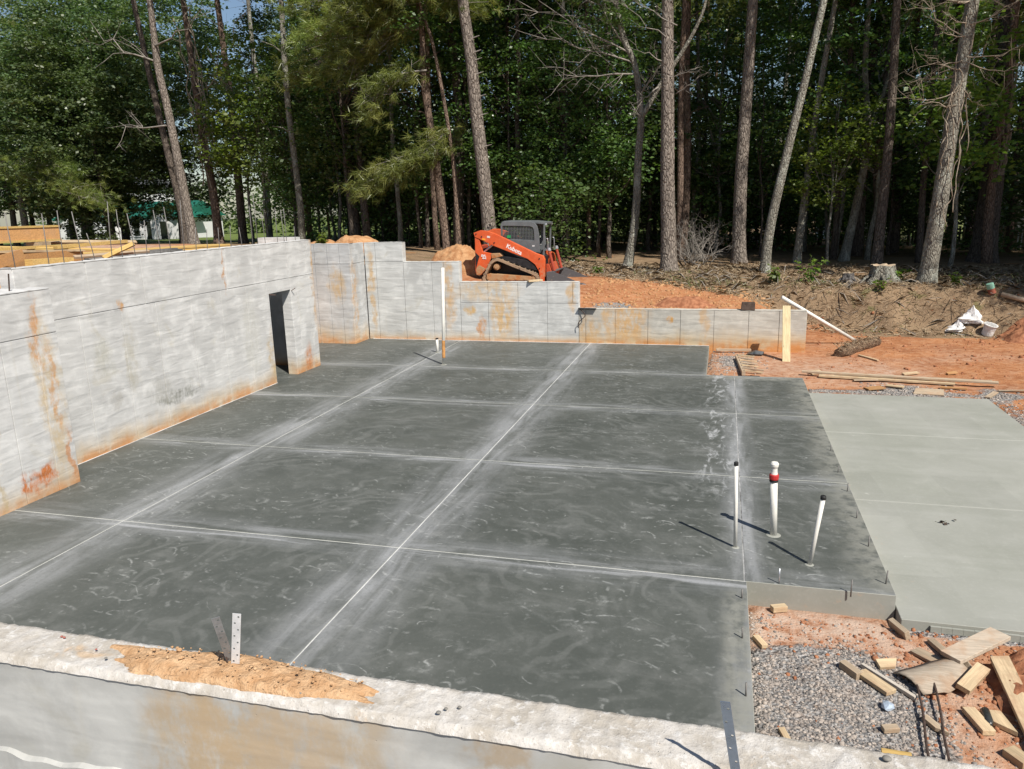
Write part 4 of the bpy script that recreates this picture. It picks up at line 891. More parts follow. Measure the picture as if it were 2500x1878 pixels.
# ------------------------------------------------------------------ compact track loader
def loader():
    K = .0025
    P = lambda u, v: ((u-340)*K, (1045-v)*K)
    t = thing('track_loader', (-7.98, 24.4, H(-6.6, 25.3)-.01), 'orange compact track loader with grey caged cab parked behind the far wall', 'loader')
    Y0 = 0.; W = 1.85
    # chassis
    m = MB(); m.prism([P(600, 560), P(800, 545), P(1150, 640), P(1240, 720), P(1240, 960), P(620, 960), P(470, 850), P(430, 600)], .42, W-.42); m.build('chassis', M_bodyblk, t, bevel=.015)
    m = MB(); m.prism([P(340, 560), P(375, 570), P(375, 880), P(345, 870)], .3, W-.3); m.build('rear_guard', muddy('guard_red', (.33, .05, .025), (.3, .14, .08), .55), t, bevel=.01)
    for s, (ya, yb) in enumerate(((.0, .40), (W-.40, W))):
        # belt: closed loop
        out = [P(*q) for q in [(478, 1000), (482, 950), (560, 800), (610, 745), (660, 722), (720, 728), (900, 800), (1080, 868), (1180, 910), (1222, 955), (1226, 1005), (1195, 1040), (1120, 1045), (820, 1045), (540, 1045), (500, 1034)]]
        c = Vector((sum(p[0] for p in out)/len(out), sum(p[1] for p in out)/len(out)))
        loop = [Vector((p[0], 0, p[1])) for p in out]+[Vector((out[0][0], 0, out[0][1]))]
        sp = spline(loop, 5)[:-1]; n = len(sp); inner = []
        for i in range(n):
            d = (sp[(i+1) % n]-sp[i-1]).normalized(); nr = Vector((-d.z, 0, d.x));
            q = sp[i]+nr*.075
            if (q-Vector((c.x, 0, c.y))).length > (sp[i]-Vector((c.x, 0, c.y))).length: q = sp[i]-nr*.075
            inner.append(q)
        m = MB()
        for i in range(n):
            m.v += [(sp[i].x, ya, sp[i].z), (sp[i].x, yb, sp[i].z), (inner[i].x, yb, inner[i].z), (inner[i].x, ya, inner[i].z)]
        for i in range(n):
            j = (i+1) % n
            for k in range(4): m.f.append((4*i+k, 4*i+(k+1) % 4, 4*j+(k+1) % 4, 4*j+k))
        belt = m.build('track', M_track, t)
        m = MB()
        for i in range(0, n, 2):
            d = (sp[(i+1) % n]-sp[i-1]).normalized(); o_ = (sp[i]-inner[i]).normalized()
            m.box(sp[i]+o_*.012+Vector((0, (ya+yb)/2, 0)), (.045, .38, .03), Matrix((d, Vector((0, 1, 0)), o_)).transposed())
        tl = m.build('tread_lugs', M_track, belt); tl['kind'] = 'stuff'
        yo = ya+.03 if s == 0 else ya+.05
        m = MB(); m.prism([P(525, 925), P(560, 915), P(1120, 950), P(1140, 965), P(1130, 1005), P(545, 1012), P(522, 990)], yo, yo+.3); m.build('track_frame', M_trackframe, t, bevel=.012)
        for (u, v, rr) in [(660, 830, .10), (1165, 975, .12), (545, 975, .08), (680, 985, .06), (800, 985, .06), (920, 985, .06), (1040, 985, .06)]:
            x, z = P(u, v); m = MB(); m.tube([(x, yo+.02, z), (x, yo+.26, z)], rr, 18); m.tube([(x, yo-.012, z), (x, yo+.0195, z)], rr*.55, 14); m.build('roller', M_trackframe, t, bevel=.006)
        # loader arm
        a0, a1 = (.06, .22) if s == 0 else (W-.22, W-.06)
        m = MB(); m.prism([P(*q) for q in [(360, 385), (450, 355), (545, 362), (660, 402), (1190, 655), (1290, 690), (1310, 740), (1302, 1035), (1245, 1035), (1232, 890), (1180, 800), (1080, 725), (860, 645), (640, 560), (430, 462), (375, 440)]], a0, a1)
        arm = m.build('lift_arm', M_orange, t, bevel=.012)
        m = MB(); m.prism([P(*q) for q in [(372, 442), (430, 466), (470, 630), (590, 655), (600, 690), (520, 850), (440, 935), (378, 935), (365, 870), (372, 640)]], a0+.02, a1-.005); m.build('rear_upright', M_orange, t, bevel=.012)
        m = MB(); m.prism([P(*q) for q in [(378, 640), (430, 690), (405, 760), (378, 850)]], a0+.008, a0+.0185); m.build('dark_panel', M_bodyblk, t)
        m = MB(); m.prism([P(*q) for q in [(380, 850), (420, 800), (505, 850), (440, 930), (382, 930)]], a0+.012, a0+.0188); m.build('mud_skirt', M_trackframe, t)
        m = MB(); x, z = P(470, 640); x2, z2 = P(620, 530); m.tube([(x, a0+.2, z), (x2, a0+.2, z2)], .035, 10); m.tube([(x2, a0+.2, z2), (x2+.12, a0+.2, z2+.1)], .022, 10); m.build('lift_cylinder', M_steel, t)
        for (u, v) in [(395, 400), (470, 435), (640, 515), (1240, 850), (1265, 1005), (1240, 725)]:
            x, z = P(u, v); m = MB(); m.tube([(x, a0-.02, z), (x, a0+.01, z)], .022, 10); m.build('pivot_pin', M_bodyblk, arm)
        if s == 0:
            m = MB(); x, z = P(500, 470); m.box((x, a0-.004, z), (.11, .006, .05), Matrix.Rotation(R(12), 3, 'Y')); m.build('amber_reflector', plain('amber', (.8, .35, .02), .3, var=.05), arm)
            m = MB(); x, z = P(565, 440); m.box((x, a0-.004, z), (.10, .006, .06), Matrix.Rotation(R(10), 3, 'Y')); m.build('round_badge', plain('badge_white', (.75, .7, .66), .5, var=.3, scale=40), arm)
            M_white = plain('decal_white', (.8, .8, .8), .5, var=.03)
            for txt, (u, v), h, ang, par_ in (('Kubota', (795, 575), .19, 27, arm), ('SVL', (455, 695), .105, 4, t), ('65-2', (470, 722), .07, 4, t)):
                cu = bpy.data.curves.new('lettering', 'FONT'); cu.body = txt; cu.size = h; cu.extrude = .002; cu.offset = .004
                tmp = bpy.data.objects.new('tmp', cu); col.objects.link(tmp); dg = bpy.context.evaluated_depsgraph_get(); me = bpy.data.meshes.new_from_object(tmp.evaluated_get(dg)); bpy.data.objects.remove(tmp)
                x, z = P(u, v); o = link('lettering', me, M_white, par_); o.rotation_euler = (R(90), R(ang), 0); o.location = (x, a0-.004 if par_ is arm else a0+.008, z)
            m = MB(); m.prism([P(*q) for q in [(700, 690), (820, 700), (1060, 740), (1160, 800), (1210, 880), (1060, 850), (720, 720)]], a0+.03, a0+.25); m.build('track_guard', M_bodyblk, t, bevel=.01)
            m = MB(); m.prism([P(*q) for q in [(590, 655), (700, 650), (740, 690), (640, 715), (600, 720)]], a0+.0, a0+.3); m.build('fender', M_trackframe, t, bevel=.01)
    # cab: side frames with mesh, roof, posts
    cab = bpy.data.objects.new('cab', None); col.objects.link(cab); cab.parent = t
    cy0, cy1 = .42, W-.42
    for s, y in ((0, cy0), (1, cy1-.06)):
        o_ = [P(*q) for q in [(690, 290), (705, 262), (740, 248), (1100, 258), (1150, 275), (1185, 320), (1205, 420), (1215, 660), (690, 600)]]
        i_ = [P(*q) for q in [(712, 320), (722, 308), (740, 305), (1085, 318), (1120, 330), (1135, 355), (1142, 420), (1142, 500), (712, 470)]]
        m = MB(); n = len(o_)
        for yy in (y, y+.06):
            m.v += [(p[0], yy, p[1]) for p in o_]+[(p[0], yy, p[1]) for p in i_]
        for i in range(n):
            j = (i+1) % n
            m.f += [(i, j, n+j, n+i), (2*n+i, 3*n+i, 3*n+j, 2*n+j), (i, 2*n+i, 2*n+j, j), (n+i, n+j, 3*n+j, 3*n+i)]
        fr = m.build('cab_side_frame', M_grey, cab, bevel=.008)
        m = MB(); z0, z1 = P(0, 503)[1], P(0, 305)[1]; xa, xb = P(712, 0)[0], P(1142, 0)[0]
        for i in range(22): xx = xa+(xb-xa)*i/21; m.box((xx, y+.03, (z0+z1)/2), (.012, .01, z1-z0))
        for i in range(12): zz = z0+(z1-z0)*i/11; m.box(((xa+xb)/2, y+.042, zz), (xb-xa, .01, .012))
        m.build('mesh_screen', M_grey, fr)
        m = MB(); xp, zp = P(1290, 300); xq, zq = P(1275, 700); m.beam((xp-.03, y+.03, zp), (xq-.03, y+.03, zq), .05, .05); m.build('front_post', M_grey, cab, bevel=.006)
        m = MB(); xh, zh = P(1320, 520); m.tube(spline([(xh-.06, y+.03, zh+.1), (xh, y+.03, zh+.08), (xh+.0, y+.03, zh-.2), (xh-.05, y+.03, zh-.24)], 4), .012, 6); m.build('grab_handle', M_steel, cab)
        x, z = P(1130, 570); m = MB(); m.box((x, y-.004, z), (.08, .006, .03)); m.build('white_sticker', M_paper, cab)
    m = MB(); m.prism([P(*q) for q in [(690, 290), (705, 255), (740, 243), (1110, 250), (1310, 272), (1305, 300), (1150, 285), (1085, 300), (735, 290)]], cy0+.061, cy1-.061); m.build('roof', M_grey, cab, bevel=.01)
    m = MB(); x, z = P(790, 480); m.box((x+.05, .75, z-.05), (.14, .5, .55)); m.box((x+.3, .92, z-.22), (.45, .5, .12)); m.build('seat', M_bodyblk, cab, bevel=.03)
    x, z = P(800, 445); m = MB(); m.box((x, cy0-.006, z), (.13, .008, .09)); m.build('green_tag', M_green, cab)
    for q in (.7, 1.1):
        x, z = P(1120, 520); m = MB(); m.tube([(x, q, z-.35), (x+.02, q, z)], .02, 6); m.lathe([(.03, 0), (.035, .06), (.02, .1)], 8, (x+.02, q, z)); m.build('joystick', M_bodyblk, cab)
    x, z = P(1295, 290); m = MB(); m.box((x, .5, z-.02), (.06, .12, .06)); m.box((x, W-.5, z-.02), (.06, .12, .06)); m.build('work_light', M_steel, cab, bevel=.01)
    for i in range(4):
        x, z = P(1250, 640); m = MB(); y_ = .5+.05*i; m.tube(spline([(x-.1, y_, z-.1), (x+.08, y_, z+.12+.03*i), (x+.22, y_, z-.05), (x+.2, y_+.05, z-.45)], 5), .014, 6); m.build('hydraulic_hose', M_bodyblk, t, smooth=True)
    # quick attach with cylinders
    for q in (.35, W-.35):
        m = MB(); x, z = P(1345, 640); x2, z2 = P(1410, 890); m.tube([(x, q, z), (x2, q, z2)], .05, 12); m.build('tilt_cylinder', muddy('cyl_red', (.33, .06, .035), (.3, .16, .1), .55), t)
        m = MB(); m.lathe([(.07, 0), (.07, .05), (.05, .07), (.05, .1)], 12, (x, q, z+.02)); m.build('hose_fitting', M_steel, t)
    m = MB(); m.prism([P(*q) for q in [(1310, 800), (1345, 800), (1385, 920), (1350, 1000), (1310, 1000)]], .25, W-.25); m.build('attach_plate', muddy('attach_red', (.4, .07, .03), (.33, .18, .1), .5), t, bevel=.01)
    # bucket: floor, back, top lip and side plates
    prof = [P(*q) for q in [(1345, 905), (1345, 1035), (1480, 1052), (1800, 1052)]]
    m = MB(); th = .03
    for (a, b) in zip(prof[:-1], prof[1:]): m.beam((a[0], W/2, a[1]), (b[0], W/2, b[1]), W-.02, th)
    a, b = P(1345, 900), P(1420, 900); m.beam((a[0], W/2, a[1]), (b[0], W/2, b[1]), W-.02, th)
    bk = m.build('bucket', M_bucket, t, bevel=.004)
    for q in (0.0, W-.03):
        m = MB(); m.prism([P(*z_) for z_ in [(1338, 895), (1425, 890), (1600, 960), (1830, 1058), (1480, 1062), (1338, 1045)]], q, q+.03); m.build('bucket_side', M_bucket, bk)
    a, b = P(1800, 1052), P(1850, 1056); m = MB(); m.beam((a[0], W/2, a[1]), (b[0], W/2, b[1]), W+.02, .02); m.build('cutting_edge', M_steel, bk)
    return t
loader()

# ------------------------------------------------------------------ heaps, rocks and loose ground cover
def mound(name, c, rad, h, mat, label, seed, cat='dirt pile', rough=.25, n=46, base=None, freq=3., pw=2, sink=.06, edge=.35):
    t = np.linspace(-1, 1, n); A, B = np.meshgrid(t, t); d = np.sqrt(A**2+B**2); X = c[0]+A*rad[0]; Y = c[1]+B*rad[1]
    prof = np.clip(1-(d/(1+edge*fbm(A*2+seed, B*2, 3, seed)))**pw, 0, 1)**.8
    gz_ = height(X.ravel(), Y.ravel()).reshape(X.shape) if base is None else base
    Z = gz_-sink+(h+sink)*prof*(1+rough*2*fbm(X*freq, Y*freq, 4, seed+5)) - .02*(prof <= 0)
    i_ = np.arange(n*n).reshape(n, n); F = np.stack([i_[:-1, :-1].ravel(), i_[:-1, 1:].ravel(), i_[1:, 1:].ravel(), i_[1:, :-1].ravel()], 1)
    keep = (prof.ravel()[F].max(1) > 0); F = F[keep]
    b = np.array([c[0], c[1], float(np.mean(gz_))]); V = np.stack([X.ravel(), Y.ravel(), Z.ravel()], 1)-b
    o = link(name, npmesh(name, V, F), mat, None, True); o.location = b
    return tag(o, label, cat)
mound('dirt_pile', (-12.1, 24.3), (1.05, .8), .50, M_clay, 'orange dirt heap peeking over the wall left of centre', 3, base=2.55)
mound('dirt_pile', (-13.5, 24.6), (.9, .8), .35, M_clay, 'smaller dirt heap with weeds left of the orange heap', 4, base=2.5)
mound('dirt_pile', (-8.7, 25.7), (1.25, .8), .9, M_clay, 'tan clay heap tight against the loader rear', 5)
mound('dirt_pile', (9.6, 24.0), (2.1, 1.0), .65, M_redclay, 'red clod heap beside the white bags at right edge', 6, rough=.5, freq=5)
mound('dirt_pile', (-1.1, 22.9), (.9, .4), .28, M_redclay, 'low red heap behind the low far wall', 7, rough=.4)
mound('dirt_pile', (3.3, 6.55), (1.0, .9), .34, M_redclay, 'red clay clods beside the big plank at bottom right', 8, rough=.6, freq=7)
# clay heap lying on the foreground wall
o = mound('clay_heap', (-1.98, 2.548), (.70, .116), .034, M_sandclay, 'tan clay heap spread on the foreground wall top', 9, 'dirt pile', .35, 120, 1.948, 16., 4, .008, .8)
ICO_V = None
def ico():
    p = (1+5**.5)/2; v = np.array([(-1,p,0),(1,p,0),(-1,-p,0),(1,-p,0),(0,-1,p),(0,1,p),(0,-1,-p),(0,1,-p),(p,0,-1),(p,0,1),(-p,0,-1),(-p,0,1)], float); v /= np.linalg.norm(v[0])
    f = np.array([(0,11,5),(0,5,1),(0,1,7),(0,7,10),(0,10,11),(1,5,9),(5,11,4),(11,10,2),(10,7,6),(7,1,8),(3,9,4),(3,4,2),(3,2,6),(3,6,8),(3,8,9),(4,9,5),(2,4,11),(6,2,10),(8,6,7),(9,8,1)]); return v, f
IV, IF = ico()
def stones(name, P, S, mat, label, seed, cat='gravel', flat=.6):
    r = np.random.default_rng(seed); n = len(P); sc = np.stack([r.uniform(.7, 1.3, n), r.uniform(.6, 1.2, n), r.uniform(flat*.7, flat*1.2, n)], 1)*S[:, None]
    j = 1+r.uniform(-.22, .22, (n, 12, 1)); V = IV[None]*j*sc[:, None]; a = r.uniform(0, 6.28, n); ca, sa = np.cos(a)[:, None], np.sin(a)[:, None]
    V = np.stack([V[..., 0]*ca-V[..., 1]*sa, V[..., 0]*sa+V[..., 1]*ca, V[..., 2]], 2)+P[:, None]
    F = (IF[None]+np.arange(n)[:, None, None]*12).reshape(-1, 3)
    me = npmesh(name, V.reshape(-1, 3), F, {'tint': np.repeat(r.uniform(0, 1, n), 20)}); o = link(name, me, mat); o['kind'] = 'stuff'; o['label'] = label; o['category'] = cat; return o
def scatter_on(n, xr, yr, seed, dens=None):
    r = np.random.default_rng(seed); x = r.uniform(*xr, n); y = r.uniform(*yr, n)
    if dens is not None: k = r.uniform(0, 1, n) < dens(x, y); x, y = x[k], y[k]
    return np.stack([x, y, height(x, y)], 1)
dn = lambda x, y: np.clip(.85+2.2*fbm(x*2.5, y*2.5, 3, 55)-.9*smooth(1.35, 2.3, x+.4*fbm(x*2, y*2, 3, 4))-.9*smooth(6.35, 7.0, y+1.2*fbm(x*2.2, y*2.2, 3, 2)), .05, 1)
P = scatter_on(17000, (.37, 2.9), (4.6, 7.45), 1, dn); r_ = np.random.default_rng(2)
stones('gravel', P, r_.gamma(5, .0018, len(P))+.004, M_stone, 'grey crushed gravel beside the slab at bottom right', 3)
dn2 = lambda x, y: np.clip(np.exp(-(((x-.25)/.5)**2+((y-19.8)/1.2)**2))+np.exp(-(((x-3.9)/.8)**2+((y-17.4)/.45)**2))+.5*np.exp(-((y-17.15)/.2)**2)+.7*np.exp(-((x-5.5)/.25)**2)*(y < 17.5), 0, 1)*((x > 1.8) | (y > 17.75))*~((x < 5.2) & (x > 1.75) & (y < 16.9))
P = scatter_on(16000, (-.26, 6.4), (12, 21.3), 5, dn2)
stones('gravel', P, r_.uniform(.015, .035, len(P)), M_stone, 'grey gravel strewn along the far edge of the slabs', 6)
P = scatter_on(2200, (.4, 3.2), (4.8, 7.45), 9, lambda x, y: np.clip(smooth(1.3, 2.4, x)+smooth(6.5, 7.1, y)*.7, .06, 1)); stones('clay_crumbs', P, r_.gamma(2, .005, len(P))+.004, M_redclay, 'crumbs of red clay among the gravel', 10, 'clods', .8)
P = scatter_on(3600, (1.9, 11), (17.3, 25.6), 12, lambda x, y: np.clip(.25+1.6*fbm(x*.9, y*.9, 3, 3), .04, 1)); stones('clay_crumbs', P, r_.gamma(2, .009, len(P))+.006, M_redclay, 'clods of red clay on the ground at right', 13, 'clods', .8)
P = scatter_on(1800, (-4, 2), (21.8, 26), 14); stones('clay_crumbs', P, r_.gamma(2, .012, len(P))+.006, M_clay, 'orange crumbs behind the low far wall', 15, 'clods', .8)
a_ = r_.uniform(0, 6.28, 160); b_ = np.sqrt(r_.uniform(0, 1, 160))*.95; P = np.stack([-1.98+.66*b_*np.cos(a_), 2.552+.108*b_*np.sin(a_), 1.952+.044*np.clip(1-b_**4, 0, 1)**.8], 1); stones('clay_crumbs', P, r_.gamma(2, .0016, 160)+.001, M_sandclay, 'small crumbs on the clay heap of the foreground wall', 16, 'clods', .8)
for i, (x, y, s, c) in enumerate([(-.95, 2.53, .012, 0), (-1.0, 2.51, .011, 0), (-1.02, 2.48, .015, 0), (.62, 2.6, .022, 0), (-2.62, 2.5, .010, 0), (-2.72, 2.55, .009, 1), (-2.95, 2.60, .010, 1), (-2.97, 2.605, .009, 1), (-1.55, 2.5, .014, 0), (-1.62, 2.47, .012, 0)]):
    V = IV*np.array([s, s*.8, s*.55])*(1+np.random.default_rng(i).uniform(-.15, .15, (12, 1)))
    o = link('pebble', npmesh('pebble', V, IF), plain('pebble_grey', (.20, .19, .17), .8) if not c else plain('pebble_red', (.36, .12, .09), .8)); o.location = (x, y, 1.955+s*.3)
    o.modifiers.new('s', 'SUBSURF').levels = 1; o.modifiers['s'].render_levels = 1
    tag(o, ('reddish' if c else 'grey')+' pebble lying on the rough white top of the foreground wall', 'pebble', 'pebbles on the foreground wall')
# pine straw and sticks on the bank, as strands
def strands(name, P, L, w, mat, label, seed, cat, up=.25):
    r = np.random.default_rng(seed); n = len(P); a = r.uniform(0, 6.28, n); d = np.stack([np.cos(a), np.sin(a), r.normal(0, up, n)], 1); d /= np.linalg.norm(d, axis=1)[:, None]
    s = np.cross(d, np.array([0, 0, 1.])+r.normal(0, .4, (n, 3))); s /= np.linalg.norm(s, axis=1)[:, None]; l = (L*r.uniform(.4, 1.3, n))[:, None]; Q = P+np.array([0, 0, .02])
    m_ = Q+d*l*.5+np.array([0, 0, 1])*l*r.uniform(-.05, .2, n)[:, None]
    V = np.stack([Q-s*w/2, Q+s*w/2, m_+s*w/2, Q+d*l, m_-s*w/2], 1).reshape(-1, 3); F = np.arange(5*n).reshape(n, 5)
    o = link(name, npmesh(name, V, F, {'tint': r.uniform(0, 1, n)}), mat); o['kind'] = 'stuff'; o['label'] = label; o['category'] = cat; return o
def straw_mat():
    k = NT('dry_straw', .9, .1); t = k.attr('tint'); return k.done(k.mix(t, (.17, .115, .07), (.50, .40, .27)))
M_straw = straw_mat()
bank = lambda x, y: smooth(-.5, .6, y-np.where(x > 1.5, 24.55-.16*(x-5), np.interp(x, [-12, -5, 0, 1.5], [27, 26.8, 24.4, 24.4]))+fbm(x*.8, y*.8, 3, 4))*np.clip(.6+1.5*fbm(x*.7, y*.7, 3, 8), .1, 1)
P = scatter_on(60000, (-8, 12), (23.5, 31.5), 20, bank); strands('leaf_litter', P, .27, .012, M_straw, 'dry straw and twigs strewn over the bank', 21, 'litter')
P = scatter_on(1700, (-6, 11), (23.8, 30), 22, bank); strands('stick_litter', P, .6, .022, M_twig, 'grey sticks scattered over the bank', 23, 'litter', .3)
P = scatter_on(9000, (-3, 11), (24.2, 29), 25, lambda x, y: bank(x, y)*smooth(.02, .16, fbm(x*.9, y*.9, 3, 77))); strands('weeds', P, .17, .018, M_grass, 'thin green weeds on the bank', 26, 'grass', .9)
# ------------------------------------------------------------------ brush heap, stumps, sprigs
t = thing('brush_heap', (-.95, 31, H(-.95, 31)), 'grey heap of dead branches right of the tall straight pine', 'brush')
for i in range(34):
    q = np.random.default_rng(800+i); a = q.uniform(0, 6.28); p0 = Vector((-.95+.75*math.cos(a)*q.uniform(.2, 1), 30.9+.5*math.sin(a), H(-.95, 31)+q.uniform(0, .3))); p1 = p0+Vector((q.normal(0, .7), q.normal(0, .3), q.uniform(.2, 1.5)))
    dead_limb(t, p0, p1, .02, 820+i, 5, -.2, M_twig, 'dead_branch', 1, .6)
def stump(x, y, r0, h, label, mat, seed):
    t = thing('tree_stump', (x, y, H(x, y)), label, 'stump'); m = MB(); n = 22; q = np.random.default_rng(seed); lv = [(1.7, -.15), (1.45, .05), (1.12, .3), (1., .75), (.98, 1.)]
    jag = q.normal(0, .06, n)
    for k, (s, z) in enumerate(lv):
        for i in range(n): a = 2*math.pi*i/n; rr = r0*s*(1+.12*math.sin(a*5+seed)*(1.6-z)+q.normal(0, .03)); m.v.append((rr*math.cos(a), rr*math.sin(a), h*z+(jag[i]*h if k == 4 else 0)))
    for k in range(4):
        for i in range(n): m.f.append((k*n+i, k*n+(i+1) % n, (k+1)*n+(i+1) % n, (k+1)*n+i))
    m.build('stump_bark', mat, t); m2 = MB(); m2.v = [v for v in m.v[-n:]]+[(0, 0, h*.96)]; m2.f = [(i, (i+1) % n, n) for i in range(n)]; m2.build('cut_face', M_lumber_old, t)
    for i in range(4):
        a = 1.2*i+seed; m = MB(); m.tube(spline([(r0*.8*math.cos(a), r0*.8*math.sin(a), h*.4), (r0*1.5*math.cos(a), r0*1.5*math.sin(a), h*.22), (r0*2.1*math.cos(a+.2), r0*2.1*math.sin(a+.2), -.04)], 4), [.06-.004*j for j in range(9)], 7); m.build('root', mat, t, smooth=True)
    return t
stump(5.0, 27.4, .36, .52, 'grey cut tree stump with a curling root on the bank', M_bark_grey, 1)
stump(3.95, 27.3, .17, .3, 'small charred stump left of the cut tree stump', plain('charred_wood', (.13, .12, .115), .9, var=.6, scale=12, bump=.03), 2)
def sprig(x, y, h, n, mat, label, seed, w=.13):
    t = thing('sapling', (x, y, H(x, y)), label, 'plant'); q = np.random.default_rng(seed); m = MB(); C = []
    for i in range(max(2, n//26)):
        e = Vector((q.normal(0, h*.25), q.normal(0, h*.2), h*q.uniform(.7, 1.1))); m.tube([(0, 0, -.05), e*.5+Vector((q.normal(0, .03), 0, 0)), e], [.012, .009, .004], 5); C += [np.array(e)*f+q.normal(0, .05, 3) for f in q.uniform(.15, 1, 26)]
    m.build('stem', M_bark_dark, t); V, F = leaf_arrays(np.array(C), w, q, 1.2); link('leaves', npmesh('leaves', V, F, {'tint': q.uniform(0, 1, len(F))}), mat, t)
for (x, y, h, n, l, s) in [(1.75, 27.2, .55, 150, 'low bushy green sprout right of the slender leaning trunk', 1), (2.75, 27.3, .95, 110, 'tall thin green sapling between sprout and small charred stump', 2), (4.65, 25.9, .4, 70, 'small green sprig on the bank face below the stump', 3), (6.9, 26.3, .4, 90, 'bright green sprig right of the viny pine foot', 4), (5.55, 27.5, .5, 90, 'yellow green shoots beside the cut stump', 5), (-4.3, 27.6, .22, 60, 'tiny green tuft left of the tall straight pine', 6), (-13.3, 24.3, .6, 160, 'weedy green clump behind the smaller dirt heap', 7)]: sprig(x, y, h, n, M_leaf_lite, l, s)

# ------------------------------------------------------------------ pipes and rods on the slab
def pipe(x, y, h, r, label, top=(0, 0), parts=()):
    t = thing('plastic_pipe', (x, y, 0), label, 'pipe'); m = MB(); m.tube([(0, 0, -.03), (top[0]*.5, top[1]*.5, h*.5), (top[0], top[1], h)], r, 20); m.build('pipe_body', M_pvc, t, smooth=False).data.polygons.foreach_set('use_smooth', [True]*40+[False]*2)
    m = MB(); m.lathe([(r*2.0, 0), (r*1.7, .004), (r*1.1, .007)], 16); m.build('mortar_collar', M_floor_light, t)
    for nm, z0, prof, mat in parts: m = MB(); m.lathe(prof, 20, (top[0], top[1], h+z0)); m.build(nm, mat, t, smooth=False)
    return t
pipe(.25, 8.55, 1.0, .022, 'slim white pipe with black cap on the slab joint, left of three', (-.03, 0), [('cap', -.01, [(.026, 0), (.026, .035), (.02, .04)], M_black)])
pipe(.69, 8.99, .68, .042, 'thick white pipe with red collar and white plug', (-.03, .0), [('collar', -.01, [(.05, 0), (.05, .02), (.046, .022)], M_black), ('red_collar', .02, [(.053, 0), (.055, .02), (.055, .05), (.05, .062)], M_redcap), ('plug', .082, [(.04, 0), (.036, .03), (.034, .07), (.046, .10), (.048, .125), (.036, .145), (.02, .15)], M_pvc)])
pipe(1.02, 8.27, .76, .024, 'white pipe leaning right with black cap', (.10, .04), [('cap', -.01, [(.03, 0), (.03, .03), (.024, .04)], M_black)])
t = pipe(-6.73, 17.94, 2.43, .04, 'tall white pipe standing before the far wall with clay stained foot', (.08, .03))
m = MB(); m.tube([(.008, -.001, .18), (.02, 0, .62)], .0415, 18); m.build('clay_stain', plain('clay_smear', (.55, .27, .09), .8, var=.3), t)
pipe(-7.47, 19.48, .38, .035, 'short white pipe stub left behind the tall pipe', (0, 0), [('cap', -.01, [(.04, 0), (.04, .03), (.03, .035)], M_black)])
rods = [(1.74, 12.45, .09), (1.71, 11.42, .10), (1.73, 10.65, .12), (1.71, 9.71, .10), (1.71, 8.88, .13), (1.73, 7.98, .15), (.68, 7.76, .17), (1.36, 7.70, .15), (.3, 7.36, .10), (.29, 6.61, .11), (.30, 5.74, .12)]
rl_ = ['farthest', 'second farthest', 'third farthest', 'middle', 'second nearest', 'corner'] 
for i, (x, y, h) in enumerate(rods):
    m = MB(); m.tube([(0, 0, -.04), (random.uniform(-.012, .012), random.uniform(-.01, .01), h)], .0075, 8); o = m.build('anchor_rod', M_rodgrey if i != 6 else M_steel, None, smooth=True); o.location = (x, y, 0)
    tag(o, [f'{rl_[i]} short steel rod along the slab edge beside pale patio' for i in range(6)][i] if i < 6 else ['shiny short rod on slab front edge near the thick pipe', 'short rod on slab front edge near its outer corner', 'short rod just below the notch corner of the slab', 'short rod midway along the slab edge above gravel', 'short rod near the bottom of slab edge above gravel'][i-6], 'rod', 'short rods along the slab edges')
# ------------------------------------------------------------------ steel straps on the foreground wall
def strap(p, q, w, nh, label, mat, bend=None, face=None):
    p, q = Vector(p), Vector(q); d = q-p; L = d.length; t = thing('steel_strap', p, label, 'strap'); X = d.normalized(); N = Vector(face).normalized(); N = (N-X*N.dot(X)).normalized(); Yv = N.cross(X)
    m = MB(); th = .0025; step = L/nh; hw = .0048
    def pt(a, b, c): return tuple(X*a+Yv*b+N*c)
    for i in range(nh):  # plate segments around each round-ish nail hole
        a0, a1 = i*step, (i+1)*step; ca = (a0+a1)/2; cb = w*.2*(1 if i % 2 else -1); k = 8
        ring = [(ca+hw*math.cos(6.283*j/k+.39), cb+hw*math.sin(6.283*j/k+.39)) for j in range(k)]
        def edge(j):
            an = 6.283*j/k+.39; c_, s_ = math.cos(an), math.sin(an); ex = (a1-ca) if c_ > 0 else (a0-ca); ey = (w/2-cb) if s_ > 0 else (-w/2-cb); return (ca+ex, cb+ey)
        cor = [(a1, w/2), (a0, w/2), (a0, -w/2), (a1, -w/2)]
        for zz, fl in ((th/2, 0), (-th/2, 1)):
            o0 = len(m.v); m.v += [pt(a, b, zz) for a, b in ring]+[pt(a, b, zz) for a, b in cor]
            for j, (i0, i1, cc) in enumerate([(0, 1, 8), (1, 2, None), (2, 3, 9), (3, 4, None), (4, 5, 10), (5, 6, None), (6, 7, 11), (7, 0, None)]):
                if cc: f = (o0+i0, o0+cc, o0+i1)
                else: f = (o0+i0, o0+8+(j//2), o0+8+(j//2+1) % 4, o0+i1)
                m.f.append(f if not fl else f[::-1])
    a0 = len(m.v); m.v += [pt(0, w/2, -th/2), pt(L, w/2, -th/2), pt(L, w/2, th/2), pt(0, w/2, th/2), pt(0, -w/2, -th/2), pt(L, -w/2, -th/2), pt(L, -w/2, th/2), pt(0, -w/2, th/2)]
    m.f += [tuple(a0+i for i in f) for f in ((0, 1, 2, 3), (7, 6, 5, 4), (1, 5, 6, 2), (0, 3, 7, 4))]
    m.build('perforated_plate', mat, t); return t
